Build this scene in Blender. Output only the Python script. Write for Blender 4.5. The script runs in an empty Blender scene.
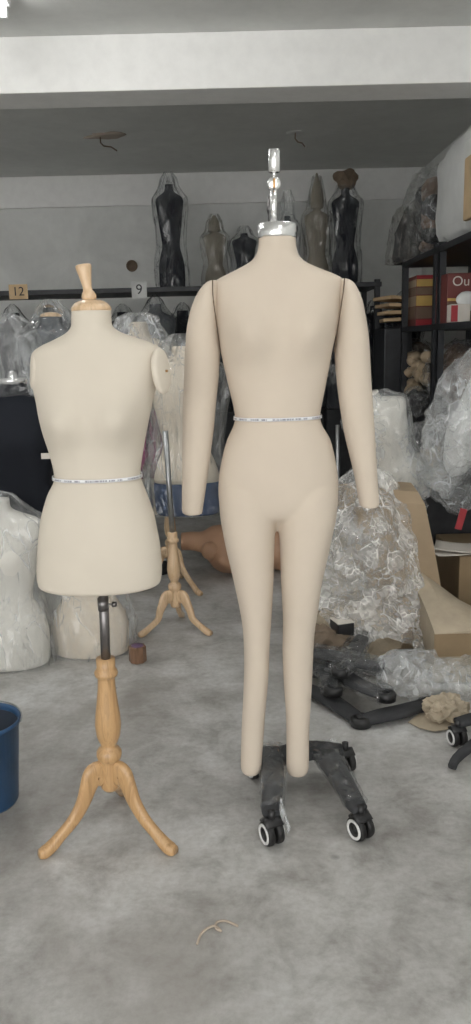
import bpy, bmesh, math, random
from mathutils import Vector, Matrix, noise, Euler
PI = math.pi
SC = bpy.context.scene
COL = SC.collection

# ------------------------------------------------------------------ camera
F = 800.0; CX, CY = 235.5, 512.0
CAMZ = 1.30; PITCH = math.radians(12); ROLL = math.radians(1.4)
cam = bpy.data.cameras.new('camera'); co = bpy.data.objects.new('camera', cam); COL.objects.link(co)
cam.sensor_fit = 'VERTICAL'; cam.sensor_height = 36; cam.lens = 36*F/1024
cam.clip_start = 0.02
RM = Matrix.Rotation(PI/2-PITCH, 3, 'X') @ Matrix.Rotation(-ROLL, 3, 'Z')
co.matrix_world = Matrix.Translation((0, 0, CAMZ)) @ RM.to_4x4()
SC.camera = co
def ray(px, py):
    return RM @ Vector(((px-CX)/F, -(py-CY)/F, -1))
def P(px, py, Y):
    d = ray(px, py); return Vector((0, 0, CAMZ)) + d*(Y/d.y)
def G(px, py, z=0.0):
    d = ray(px, py); return Vector((0, 0, CAMZ)) + d*((z-CAMZ)/d.z)
def X(px, py, x):
    d = ray(px, py); return Vector((0, 0, CAMZ)) + d*(x/d.x)

# ------------------------------------------------------------------ materials
def mat(name):
    m = bpy.data.materials.new(name); m.use_nodes = True
    nt = m.node_tree; b = nt.nodes['Principled BSDF']
    return m, nt, b
def coords(nt, scale=(1, 1, 1)):
    tc = nt.nodes.new('ShaderNodeTexCoord'); mp = nt.nodes.new('ShaderNodeMapping')
    mp.inputs['Scale'].default_value = scale
    nt.links.new(tc.outputs['Object'], mp.inputs['Vector']); return mp.outputs[0]
def noise_n(nt, vec, scale, detail=4, rough=.55, dist=0):
    n = nt.nodes.new('ShaderNodeTexNoise'); n.inputs['Scale'].default_value = scale
    n.inputs['Detail'].default_value = detail; n.inputs['Roughness'].default_value = rough
    n.inputs['Distortion'].default_value = dist
    nt.links.new(vec, n.inputs['Vector']); return n.outputs['Fac']
def ramp(nt, fac, stops):
    r = nt.nodes.new('ShaderNodeValToRGB'); e = r.color_ramp.elements
    while len(e) < len(stops): e.new(.5)
    for i, (p, c) in enumerate(stops):
        e[i].position = p; e[i].color = (*c, 1)
    nt.links.new(fac, r.inputs[0]); return r.outputs[0]
def mixc(nt, fac, a, b, mode='MIX'):
    m = nt.nodes.new('ShaderNodeMix'); m.data_type = 'RGBA'; m.blend_type = mode
    for s, v in ((m.inputs[0], fac), (m.inputs[6], a), (m.inputs[7], b)):
        if isinstance(v, (int, float)): s.default_value = v
        elif isinstance(v, tuple): s.default_value = (*v, 1)
        else: nt.links.new(v, s)
    return m.outputs[2]
def bump(nt, b, h, strength=.3, dist=.002):
    n = nt.nodes.new('ShaderNodeBump'); n.inputs['Strength'].default_value = strength
    n.inputs['Distance'].default_value = dist
    nt.links.new(h, n.inputs['Height']); nt.links.new(n.outputs[0], b.inputs['Normal'])
def simple(name, col, rough=.6, metal=0, var=.12, scale=12, bmp=0, bs=60):
    m, nt, b = mat(name)
    v = coords(nt); n = noise_n(nt, v, scale)
    lo = tuple(max(0, c*(1-var)) for c in col); hi = tuple(min(1, c*(1+var)) for c in col)
    nt.links.new(ramp(nt, n, [(.3, lo), (.7, hi)]), b.inputs['Base Color'])
    b.inputs['Roughness'].default_value = rough; b.inputs['Metallic'].default_value = metal
    if bmp: bump(nt, b, noise_n(nt, v, bs, 3), bmp)
    return m
def fabric(name, col, sc=900, spec=.2):
    m, nt, b = mat(name); v = coords(nt)
    n = noise_n(nt, v, 5, 3)
    c = ramp(nt, n, [(.25, tuple(x*.95 for x in col)), (.75, tuple(min(1, x*1.03) for x in col))])
    nt.links.new(c, b.inputs['Base Color'])
    b.inputs['Roughness'].default_value = .92; b.inputs['Specular IOR Level'].default_value = spec
    w1 = nt.nodes.new('ShaderNodeTexWave'); w1.bands_direction = 'X'; w1.inputs['Scale'].default_value = sc/3
    w2 = nt.nodes.new('ShaderNodeTexWave'); w2.bands_direction = 'Z'; w2.inputs['Scale'].default_value = sc/3
    nt.links.new(v, w1.inputs[0]); nt.links.new(v, w2.inputs[0])
    a = nt.nodes.new('ShaderNodeMath'); a.operation = 'ADD'
    nt.links.new(w1.outputs['Fac'], a.inputs[0]); nt.links.new(w2.outputs['Fac'], a.inputs[1])
    bump(nt, b, a.outputs[0], .08, .0005)
    return m
def wood(name, c1, c2, rough=.3):
    m, nt, b = mat(name); v = coords(nt, (9, 9, 1.1))
    n = noise_n(nt, v, 6, 6, .6, .8)
    nt.links.new(ramp(nt, n, [(.3, c1), (.5, c2), (.72, tuple(x*.8 for x in c1))]), b.inputs['Base Color'])
    b.inputs['Roughness'].default_value = rough; b.inputs['Coat Weight'].default_value = .4
    b.inputs['Coat Roughness'].default_value = .15
    return m
def film(name, tint, dens, rough=.12, crease=.45, sc=9, stretch=(1, 1, .45)):
    """thin clear polythene: mostly see-through, milky where it is creased, glossy"""
    m = bpy.data.materials.new(name); m.use_nodes = True; nt = m.node_tree; nt.nodes.clear()
    out = nt.nodes.new('ShaderNodeOutputMaterial')
    v = coords(nt, stretch)
    nw = nt.nodes.new('ShaderNodeTexNoise'); nw.inputs['Scale'].default_value = sc*.8; nw.inputs['Detail'].default_value = 2
    nt.links.new(v, nw.inputs['Vector'])
    def vm(op, a, b):
        q = nt.nodes.new('ShaderNodeVectorMath'); q.operation = op
        for k, x in enumerate((a, b)):
            if x is None: continue
            if isinstance(x, tuple): q.inputs[k].default_value = x
            elif isinstance(x, float): q.inputs['Scale'].default_value = x
            else: nt.links.new(x, q.inputs[k])
        return q.outputs[0]
    def sc_(a, f):
        q = nt.nodes.new('ShaderNodeVectorMath'); q.operation = 'SCALE'; nt.links.new(a, q.inputs[0]); q.inputs['Scale'].default_value = f; return q.outputs[0]
    vw = vm('ADD', v, sc_(vm('SUBTRACT', nw.outputs['Color'], (.5, .5, .5)), .9/sc))
    ve = nt.nodes.new('ShaderNodeTexVoronoi'); ve.feature = 'DISTANCE_TO_EDGE'; ve.inputs['Scale'].default_value = sc*1.5
    nt.links.new(vw, ve.inputs['Vector'])
    line = ramp(nt, ve.outputs['Distance'], [(0, (1, 1, 1)), (.02, (.6, .6, .6)), (.07, (0, 0, 0))])
    cell = nt.nodes.new('ShaderNodeTexVoronoi'); cell.inputs['Scale'].default_value = sc*1.5
    nt.links.new(vw, cell.inputs['Vector'])
    cell2 = nt.nodes.new('ShaderNodeTexVoronoi'); cell2.inputs['Scale'].default_value = sc*4.5
    nt.links.new(vw, cell2.inputs['Vector'])
    n = noise_n(nt, v, sc*1.3, 3, .55, 1.0)
    nb = noise_n(nt, v, sc*.4, 3, .6, .5)
    ve2 = nt.nodes.new('ShaderNodeTexVoronoi'); ve2.feature = 'DISTANCE_TO_EDGE'; ve2.inputs['Scale'].default_value = sc*4.5
    nt.links.new(vw, ve2.inputs['Vector'])
    line2 = ramp(nt, ve2.outputs['Distance'], [(0, (1, 1, 1)), (.05, (.4, .4, .4)), (.14, (0, 0, 0))])
    area = ramp(nt, nb, [(.35, (.35,)*3), (.7, (1.3,)*3)])
    def mt(op, a, b):
        q = nt.nodes.new('ShaderNodeMath'); q.operation = op
        for k, x in enumerate((a, b)):
            if isinstance(x, (int, float)): q.inputs[k].default_value = x
            else: nt.links.new(x, q.inputs[k])
        return q.outputs[0]
    msk = ramp(nt, noise_n(nt, v, sc*1.1, 2, .5, .6), [(.48, (0, 0, 0)), (.62, (1, 1, 1))])
    msk2 = ramp(nt, noise_n(nt, v, sc*.9, 3, .6, 1.1), [(.50, (0, 0, 0)), (.62, (1, 1, 1))])
    def cr(c):
        q = nt.nodes.new('ShaderNodeSeparateColor'); nt.links.new(c, q.inputs[0]); return q.outputs[0]
    rnd = mt('ADD', mt('MULTIPLY', cr(cell.outputs['Color']), .9), mt('ADD', mt('MULTIPLY', cr(cell2.outputs['Color']), .7), .2))
    lines = mt('ADD', mt('MULTIPLY', line, msk), mt('MULTIPLY', mt('MULTIPLY', line2, msk2), .8))
    alpha = mt('MINIMUM', mt('ADD', mt('MULTIPLY', mt('MULTIPLY', area, rnd), dens), mt('MULTIPLY', lines, crease)), .92)
    tr = nt.nodes.new('ShaderNodeBsdfTransparent'); tr.inputs[0].default_value = (.98, .985, .985, 1)
    df = nt.nodes.new('ShaderNodeBsdfDiffuse'); df.inputs[0].default_value = (*tint, 1)
    gl = nt.nodes.new('ShaderNodeBsdfGlossy'); gl.inputs['Roughness'].default_value = rough
    gl.inputs[0].default_value = (1, 1, 1, 1)
    m1 = nt.nodes.new('ShaderNodeMixShader'); nt.links.new(alpha, m1.inputs[0])
    nt.links.new(tr.outputs[0], m1.inputs[1]); nt.links.new(df.outputs[0], m1.inputs[2])
    geo = nt.nodes.new('ShaderNodeNewGeometry')
    d = vm('ADD', sc_(vm('SUBTRACT', cell.outputs['Color'], (.5, .5, .5)), .95), sc_(vm('SUBTRACT', cell2.outputs['Color'], (.5, .5, .5)), .45))
    nn = nt.nodes.new('ShaderNodeVectorMath'); nn.operation = 'NORMALIZE'; nt.links.new(vm('ADD', geo.outputs['Normal'], d), nn.inputs[0])
    nt.links.new(nn.outputs[0], gl.inputs['Normal'])
    dt = nt.nodes.new('ShaderNodeVectorMath'); dt.operation = 'DOT_PRODUCT'
    nt.links.new(nn.outputs[0], dt.inputs[0]); nt.links.new(geo.outputs['Incoming'], dt.inputs[1])
    fres = mt('ADD', .05, mt('MULTIPLY', mt('POWER', mt('SUBTRACT', 1.0, mt('MINIMUM', mt('ABSOLUTE', dt.outputs['Value'], 0), 1.0)), 4), .55))
    m2 = nt.nodes.new('ShaderNodeMixShader'); nt.links.new(fres, m2.inputs[0])
    nt.links.new(m1.outputs[0], m2.inputs[1]); nt.links.new(gl.outputs[0], m2.inputs[2])
    nt.links.new(m2.outputs[0], out.inputs[0])
    return m

M = {}
M['linen'] = fabric('linen', (.655, .57, .475))
M['linen_left'] = fabric('linen_left', (.67, .61, .52))
M['cream_form'] = fabric('cream_form', (.74, .66, .55))
M['white_form'] = fabric('white_form', (.74, .72, .67))
M['black_form'] = fabric('black_form', (.016, .018, .024))
M['grey_form'] = fabric('grey_form', (.12, .13, .14))
M['taupe_form'] = fabric('taupe_form', (.26, .235, .19))
M['magenta'] = fabric('magenta', (.32, .05, .15))
M['navy'] = fabric('navy', (.05, .08, .16))
M['seam'] = simple('seam_thread', (.13, .09, .06), .9)
M['maple'] = wood('maple', (.45, .26, .115), (.57, .355, .17))
M['pale_maple'] = wood('pale_maple', (.62, .42, .24), (.72, .52, .33))
M['chrome'] = simple('chrome', (.92, .92, .92), .2, 1, .03)
M['steel'] = simple('steel', (.22, .21, .21), .32, .9, .1, 40)
M['galv'] = simple('galvanised', (.42, .43, .44), .35, .9, .1, 40)
M['brass'] = simple('brass', (.45, .27, .12), .35, .8)
M['black_plastic'] = simple('black_plastic', (.018, .018, .019), .38, 0, .2)
M['black_paint'] = simple('black_paint', (.02, .022, .026), .5, 0, .3, 20)
M['black_cloth'] = simple('black_cloth', (.03, .031, .034), .75, 0, .3, 14, .3, 30)
M['wheel_white'] = simple('wheel_white', (.7, .7, .69), .4)
M['tyre'] = simple('tyre', (.012, .012, .012), .5)
M['cardboard'] = simple('cardboard', (.35, .265, .175), .85, 0, .12, 6, .2, 20)
M['kraft'] = simple('kraft_paper', (.42, .355, .265), .8, 0, .15, 10, .3, 40)
M['card_dark'] = simple('brown_cardboard', (.27, .195, .115), .85, 0, .12, 6)
M['tan_card'] = simple('tan_card', (.55, .40, .24), .85)
M['white_card'] = simple('white_card', (.62, .63, .62), .8)
M['paper'] = simple('paper', (.68, .64, .58), .8, 0, .08)
M['ink'] = simple('ink', (.03, .03, .035), .7)
M['skin'] = simple('flesh_plastic', (.55, .33, .21), .42, 0, .08, 6)
M['block'] = wood('block_wood', (.16, .085, .045), (.22, .12, .07), .5)
M['blue'] = simple('blue_plastic', (.025, .075, .165), .35, 0, .15, 14)
M['pail_shade'] = simple('bucket_inside_shade', (.02, .03, .05), .6)  # shade inside the bucket, put into the colour
M['foam'] = simple('white_foam', (.66, .67, .66), .75, 0, .05, 8, .2, 60)
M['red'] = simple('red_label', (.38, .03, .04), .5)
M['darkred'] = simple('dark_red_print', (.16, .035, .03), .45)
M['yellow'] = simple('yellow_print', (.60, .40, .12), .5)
M['brown'] = simple('brown_print', (.20, .13, .09), .5)
M['beige'] = simple('beige_plastic', (.40, .31, .21), .5, 0, .15)
M['brown_cloth'] = simple('brown_cloth', (.16, .12, .085), .85, 0, .25, 12, .4, 30)
M['brown_patch'] = simple('flaking_patch', (.42, .36, .30), .9)
M['string'] = simple('string', (.50, .42, .34), .9)
M['junk_dark'] = simple('dark_wrap_contents', (.03, .03, .032), .6, 0, .4, 9)
M['film'] = film('clear_film', (.86, .88, .90), .10, .12, .30)
M['film_heap'] = film('heap_film', (.93, .92, .90), .42, .10, .55, 10, (1, 1, 1))
M['film_milky'] = film('milky_film', (.84, .86, .88), .24, .14, .35, 8, (1, 1, .8))
M['film_thin'] = film('thin_film', (.80, .83, .85), .07, .12, .28)
M['film_dark'] = film('smoky_film', (.25, .26, .28), .12, .12, .35, 10, (1, 1, .35))
M['film_brown'] = film('dusty_film', (.42, .39, .34), .13, .2, .30)

# waist tape with illegible printing
def tape_mat():
    m, nt, b = mat('waist_tape'); tc = nt.nodes.new('ShaderNodeTexCoord')
    sx = nt.nodes.new('ShaderNodeSeparateXYZ'); nt.links.new(tc.outputs['UV'], sx.inputs[0])
    def math_(op, a, c):
        n = nt.nodes.new('ShaderNodeMath'); n.operation = op
        for i, v in enumerate((a, c)):
            if isinstance(v, (int, float)): n.inputs[i].default_value = v
            else: nt.links.new(v, n.inputs[i])
        return n.outputs[0]
    vec = nt.nodes.new('ShaderNodeCombineXYZ'); nt.links.new(sx.outputs[0], vec.inputs[0])
    n1 = noise_n(nt, vec.outputs[0], 420, 0); n2 = noise_n(nt, vec.outputs[0], 34, 0)
    a = math_('MULTIPLY', math_('GREATER_THAN', n1, .47), math_('GREATER_THAN', n2, .45))
    a = math_('MULTIPLY', a, math_('GREATER_THAN', sx.outputs[1], .25))
    a = math_('MULTIPLY', a, math_('LESS_THAN', sx.outputs[1], .72))
    nt.links.new(mixc(nt, a, (.80, .80, .82), (.26, .26, .30)), b.inputs['Base Color'])
    b.inputs['Roughness'].default_value = .35
    return m
M['tape'] = tape_mat()

def floor_mat():
    m, nt, b = mat('concrete_floor'); v = coords(nt)
    n1 = noise_n(nt, v, 1.1, 7, .62, .6); n2 = noise_n(nt, v, 7, 8, .65, .4); n3 = noise_n(nt, v, 45, 5, .7)
    c = ramp(nt, n1, [(.32, (.33, .32, .305)), (.5, (.48, .477, .465)), (.66, (.61, .615, .615))])
    c2 = ramp(nt, n2, [(.32, (.62, .60, .58)), (.5, (.95, .95, .94)), (.7, (1.18, 1.18, 1.19))])
    c = mixc(nt, .9, c, c2, 'MULTIPLY')
    c3 = ramp(nt, n3, [(.3, (.72, .70, .68)), (.6, (1.05, 1.05, 1.05))])
    c = mixc(nt, .6, c, c3, 'MULTIPLY')
    # brownish worn patch and small dark spots
    n4 = noise_n(nt, v, .8, 5, .6, 1.2)
    c = mixc(nt, ramp(nt, n4, [(.50, (0, 0, 0)), (.62, (.55, .55, .55))]), c, (.27, .25, .225))
    vo = nt.nodes.new('ShaderNodeTexVoronoi'); vo.inputs['Scale'].default_value = 3.2; nt.links.new(v, vo.inputs['Vector'])
    spot = ramp(nt, vo.outputs['Distance'], [(.03, (.5, .5, .5)), (.055, (0, 0, 0))])
    c = mixc(nt, spot, c, (.07, .065, .06))
    nt.links.new(c, b.inputs['Base Color'])
    r = ramp(nt, n2, [(.3, (.42,)*3), (.7, (.7,)*3)]); nt.links.new(r, b.inputs['Roughness'])
    bump(nt, b, n2, .25, .004)
    return m
M['floor'] = floor_mat()
def wall_mat(name, col, rough=.85, dirt=.25):
    m, nt, b = mat(name); v = coords(nt)
    n1 = noise_n(nt, v, 1.6, 6, .6, .5); n2 = noise_n(nt, v, 14, 5, .6)
    c = ramp(nt, n1, [(.3, tuple(x*(1-dirt) for x in col)), (.6, col)])
    c = mixc(nt, .5, c, ramp(nt, n2, [(.25, (.88,)*3), (.6, (1,)*3)]), 'MULTIPLY')
    nt.links.new(c, b.inputs['Base Color']); b.inputs['Roughness'].default_value = rough
    bump(nt, b, n2, .15, .004)
    return m
M['wall'] = wall_mat('painted_wall', (.76, .77, .75), .85, .18)
M['beam'] = wall_mat('painted_beam', (.88, .88, .865), .85, .05)
M['ceiling'] = wall_mat('painted_ceiling', (.72, .73, .71), .9, .12)
M['lamp_em'] = simple('lamp_housing', (.8, .8, .8), .5)
def emis(name, col, s):
    m = bpy.data.materials.new(name); m.use_nodes = True; nt = m.node_tree; nt.nodes.clear()
    o = nt.nodes.new('ShaderNodeOutputMaterial'); e = nt.nodes.new('ShaderNodeEmission')
    e.inputs[0].default_value = (*col, 1); e.inputs[1].default_value = s; nt.links.new(e.outputs[0], o.inputs[0]); return m
M['tube'] = emis('lit_tube', (1, .99, .97), 30)

# ------------------------------------------------------------------ object helpers
def link_mesh(name, bm, m, parent=None, smooth=True, doub=False):
    if doub: bmesh.ops.remove_doubles(bm, verts=bm.verts, dist=1e-5)
    bmesh.ops.recalc_face_normals(bm, faces=bm.faces)
    me = bpy.data.meshes.new(name); bm.to_mesh(me); bm.free()
    for p in me.polygons: p.use_smooth = smooth
    for mm in (m if isinstance(m, (list, tuple)) else [m]): me.materials.append(mm)
    o = bpy.data.objects.new(name, me); COL.objects.link(o)
    if parent is not None:
        o.parent = parent
        root = parent
        off = Vector((0, 0, 0))
        # meshes are written in world space; take the parents' places away again
        M4 = Matrix.Identity(4); q = parent; chain = []
        while q: chain.append(q); q = q.parent
        for q in reversed(chain): M4 = M4 @ q.matrix_parent_inverse @ q.matrix_basis
        o.matrix_parent_inverse = M4.inverted()
    return o
def tag(o, label, cat, group=None, kind=None):
    o['label'] = label; o['category'] = cat
    if group: o['group'] = group
    if kind: o['kind'] = kind
    return o
def thing(name, label, cat, loc, group=None):
    o = bpy.data.objects.new(name, None); COL.objects.link(o); o.location = loc; o.empty_display_size = .05
    return tag(o, label, cat, group)
def struct(name, bm, m, smooth=False):
    o = link_mesh(name, bm, m, None, smooth); o['kind'] = 'structure'; return o

def NB(): return bmesh.new()
def loft(bm, rings, cap=True, closed=False, uv=False):
    vs = [[bm.verts.new(p) for p in r] for r in rings]
    n = len(rings[0]); faces = []
    for i in range(len(vs)-1):
        for j in range(n):
            f = bm.faces.new((vs[i][j], vs[i][(j+1) % n], vs[i+1][(j+1) % n], vs[i+1][j]))
            if uv:
                L = bm.loops.layers.uv.verify()
                for l, (a, b) in zip(f.loops, ((j, 0), (j+1, 0), (j+1, 1), (j, 1))): l[L].uv = (a/n, b if len(vs) == 2 else (i+b)/(len(vs)-1))
    if cap:
        bm.faces.new(vs[0][::-1]); bm.faces.new(vs[-1])
    return vs
def ring(c, rx, ry, n=40, ex=2.0, ryb=None):
    out = []
    for k in range(n):
        a = 2*PI*k/n; ca, sa = math.cos(a), math.sin(a)
        x = math.copysign(abs(ca)**(2/ex), ca); y = math.copysign(abs(sa)**(2/ex), sa)
        r = ry if sa < 0 else (ryb if ryb else ry)
        out.append(Vector((c[0]+rx*x, c[1]+r*y, c[2])))
    return out
def crom(rows, steps):
    """Catmull-Rom through tuples"""
    out = []
    n = len(rows)
    for i in range(n-1):
        p0 = rows[max(0, i-1)]; p1 = rows[i]; p2 = rows[i+1]; p3 = rows[min(n-1, i+2)]
        for s in range(steps):
            t = s/steps
            out.append(tuple(.5*((2*b)+(-a+c)*t+(2*a-5*b+4*c-d)*t*t+(-a+3*b-3*c+d)*t**3) for a, b, c, d in zip(p0, p1, p2, p3)))
    out.append(tuple(rows[-1])); return out
def lathe(bm, prof, c, n=32, axis=None):
    rings = []
    Q = Vector((0, 0, 1)).rotation_difference(Vector(axis)) if axis is not None else None
    c = Vector(c)
    for z, r in prof:
        rr = []
        for k in range(n):
            a = 2*PI*k/n; p = Vector((r*math.cos(a), r*math.sin(a), z))
            if Q: p = Q @ p
            rr.append(c+p)
        rings.append(rr)
    loft(bm, rings)
def sweep(bm, pts, rad, n=14, ex=2.0, up=Vector((0, 0, 1)), cap=True):
    """pts list of Vectors, rad list of (a,b): a sideways, b along up-ish"""
    rings = []
    for i, p in enumerate(pts):
        t = (pts[min(i+1, len(pts)-1)]-pts[max(i-1, 0)]).normalized()
        u = up if not isinstance(up, list) else up[i]
        s = t.cross(u)
        if s.length < 1e-4: s = t.cross(Vector((0, 1, 0.01)))
        s.normalize(); w = s.cross(t).normalized()
        r = rad[i] if isinstance(rad, list) else rad
        a_, b_ = r if isinstance(r, tuple) else (r, r)
        rr = []
        for k in range(n):
            a = 2*PI*k/n; ca, sa = math.cos(a), math.sin(a)
            x = math.copysign(abs(ca)**(2/ex), ca); y = math.copysign(abs(sa)**(2/ex), sa)
            rr.append(Vector(p)+s*(a_*x)+w*(b_*y))
        rings.append(rr)
    loft(bm, rings, cap)
def box(bm, lo, hi, rot=None, bev=0.0, about=None):
    lo = Vector(lo); hi = Vector(hi); c = (lo+hi)/2; d = hi-lo
    b2 = NB(); bmesh.ops.create_cube(b2, size=1)
    bmesh.ops.scale(b2, vec=d, verts=b2.verts)
    if bev: bmesh.ops.bevel(b2, geom=b2.edges[:], offset=bev, segments=2, affect='EDGES', profile=.6)
    ab = Vector(about) if about is not None else c
    for v in b2.verts:
        p = v.co + c
        if rot is not None: p = (rot @ (p-ab)) + ab
        v.co = p
    me = bpy.data.meshes.new('tmp'); b2.to_mesh(me); b2.free(); bm.from_mesh(me); bpy.data.meshes.remove(me)
def Rz(a): return Matrix.Rotation(a, 3, 'Z')
def Rx(a): return Matrix.Rotation(a, 3, 'X')
def Ry(a): return Matrix.Rotation(a, 3, 'Y')
def rid(p, s, seed):
    q = Vector(p)*s + Vector((seed*3.17, seed*1.31, seed*7.7))
    return 1-abs(noise.noise(q))*2
def blob(bm, c, r, amp=.15, seed=1, sub=4, floor=None, fs=6, squash=2.0, rot=None):
    """crumpled soft mass"""
    b2 = NB(); bmesh.ops.create_icosphere(b2, subdivisions=sub, radius=1)
    c = Vector(c); r = Vector(r)
    for v in b2.verts:
        d = v.co.normalized()
        q = Vector((math.copysign(abs(d[i])**(2/squash), d[i]) for i in range(3)))
        p = Vector((q.x*r.x, q.y*r.y, q.z*r.z))
        k = rid(p, fs, seed)*.62 + rid(p, fs*2.1, seed+5)*.30 + rid(p, fs*4, seed+9)*.08
        p = p*(1+amp*(k-.5)*2)
        if rot is not None: p = rot @ p
        p += c
        if floor is not None and p.z < floor+.004: p.z = floor+.004+.0005*abs(noise.noise(p*40))
        v.co = p
    me = bpy.data.meshes.new('tmp'); b2.to_mesh(me); b2.free(); bm.from_mesh(me); bpy.data.meshes.remove(me)
def text_mesh(name, s, size, m, loc, rot, parent, ext=.0006):
    cu = bpy.data.curves.new(name, 'FONT'); cu.body = s; cu.size = size; cu.extrude = ext
    cu.align_x = 'CENTER'; cu.align_y = 'CENTER'
    to = bpy.data.objects.new(name, cu); COL.objects.link(to)
    bpy.context.view_layer.update()
    me = bpy.data.meshes.new_from_object(to.evaluated_get(bpy.context.evaluated_depsgraph_get()))
    bpy.data.objects.remove(to); bpy.data.curves.remove(cu)
    bm = NB(); bm.from_mesh(me); bpy.data.meshes.remove(me)
    for v in bm.verts: v.co = (rot @ v.co) + Vector(loc)
    return link_mesh(name, bm, m, parent, False)

# ------------------------------------------------------------------ the room
XL, XR, YB, YF, ZC = -4.2, 1.72, 7.45, -3.2, 2.75
bm = NB(); box(bm, (XL-.1, YF, -.1), (XR+.1, YB+.1, 0)); struct('floor', bm, M['floor'])
bm = NB(); box(bm, (XL-.1, YF, ZC), (XR+.1, YB+.1, ZC+.1)); struct('ceiling', bm, M['ceiling'])
bm = NB(); box(bm, (XL-.1, YB, 0), (XR+.1, YB+.1, ZC)); struct('wall_back', bm, M['wall'])
bm = NB(); box(bm, (XR, YF, 0), (XR+.1, YB, ZC)); struct('wall_right', bm, M['wall'])
bm = NB(); box(bm, (XL-.1, YF, 0), (XL, YB, ZC)); struct('wall_left', bm, M['wall'])
# deep beam hanging from the ceiling across the room, lintel band on the back wall
y0 = G(235, 88, 2.5).y; y1 = G(235, 104, 2.5).y
bm = NB(); box(bm, (XL, y0, 2.5), (XR, y1, ZC), bev=.006); struct('trim_1', bm, M['beam'])
zb = P(235, 203, YB-.03).z
bm = NB(); box(bm, (XL, YB-.03, zb), (XR, YB, ZC), bev=.008); struct('trim_2', bm, M['beam'])
# crumbled plaster round the two ceiling hooks, hole in the walls
def ceiling_hook(px, py, lab, s):
    g = G(px, py, ZC); t = thing('ceiling_hook', lab, 'hook', g, 'ceiling hooks')
    bm = NB(); blob(bm, g+Vector((0, 0, -.002)), (.13*s, .10*s, .012), .5, px, 3); link_mesh('plaster_patch', bm, M['brown_patch'] if s > .9 else M['ceiling'], t)
    bm = NB(); sweep(bm, [g+Vector(p) for p in ((-.02, 0, 0), (-.02, 0, -.05), (0, .01, -.07), (.05*s, .02, -.075), (.09*s, .03, -.10))], .005, 8)
    link_mesh('wire', bm, M['brown_cloth'], t)
ceiling_hook(103, 135, 'rusty wire hook in a flaking ceiling patch, above the form with wooden neck cap', 1)
ceiling_hook(298, 131, 'small dark wire hook in the ceiling, above the form with the chrome neck', .6)
p = P(132, 266, YB)
bm = NB(); lathe(bm, [(0, .05), (.02, .05), (.02, .038), (.006, .034), (.006, .001)], p, 24, (0, -1, 0)); tag(link_mesh('wall_vent', bm, M['brown_cloth']), 'small round brown vent pipe in the back wall above the number 9 card', 'vent')
p = X(465, 143, XR)
bm = NB(); lathe(bm, [(0, .03), (.015, .03), (.015, .02), (.004, .001)], p, 16, (-1, 0, 0)); tag(link_mesh('wall_plug', bm, M['brown_cloth']), 'small dark round plug high on the right wall', 'plug')

# tube lamps
def tube_lamp(loc, lab, L=1.25):
    t = thing('tube_lamp', lab, 'lamp', loc, 'ceiling tube lamps'); x, y, z = loc
    bm = NB(); box(bm, (x-.03, y-L/2, z), (x+.03, y+L/2, z+.045), bev=.006); link_mesh('housing', bm, M['lamp_em'], t)
    for s in (-1, 1):
        bm = NB(); box(bm, (x-.016, y+s*(L/2-.02)-.012, z-.045), (x+.016, y+s*(L/2-.02)+.012, z), bev=.003); link_mesh('socket', bm, M['lamp_em'], t)
    bm = NB(); lathe(bm, [(-L/2+.04, .015), (L/2-.04, .015)], (x, y, z-.028), 16, (0, 1, 0)); link_mesh('tube', bm, M['tube'], t)
g = G(4, 8, 2.705)
tube_lamp((g.x, g.y-.62, 2.705), 'bright ceiling tube lamp at the upper left, in front of the white beam')
tube_lamp((.7, 2.4, 2.705), 'added unseen ceiling tube lamp between the photographer and the beam, on the right')  # unseen fixture, added to light the floor from above
tube_lamp((-3.0, 5.7, 2.705), 'added unseen ceiling tube lamp at the back left, beyond the beam')  # added out of view to brighten the back wall and ceiling
tube_lamp((-1.8, 3.0, 2.705), 'added unseen ceiling tube lamp on the far left side of the workshop')  # unseen, added to lighten the floor at mid left and the beam
tube_lamp((.6, .2, 2.705), 'ceiling tube lamp over the photographer, on the right')
tube_lamp((-.9, -1.2, 2.705), 'ceiling tube lamp behind the photographer, on the left')

# ------------------------------------------------------------------ body lofts
def px_rings(rows, Y, n=48, steps=4, ex=2.1):
    """rows: (py, pxL, pxR, ryFront, ryBack)"""
    out = []
    for (py, L, R, rf, rb) in crom(rows, steps):
        c = (L+R)/2; pc = P(c, py, Y); pl = P(L, py, Y); pr = P(R, py, Y)
        out.append(ring(((pl.x+pr.x)/2, Y, pc.z), max(.001, (pr.x-pl.x)/2), rf, n, ex, rb))
    return out
def bust(bm, centres, A, s):
    for v in bm.verts:
        for c in centres:
            if v.co.y < c.y:
                d2 = ((v.co.x-c.x)/s)**2+((v.co.z-c.z)/(s*1.15))**2
                v.co.y -= A*math.exp(-d2)

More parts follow.
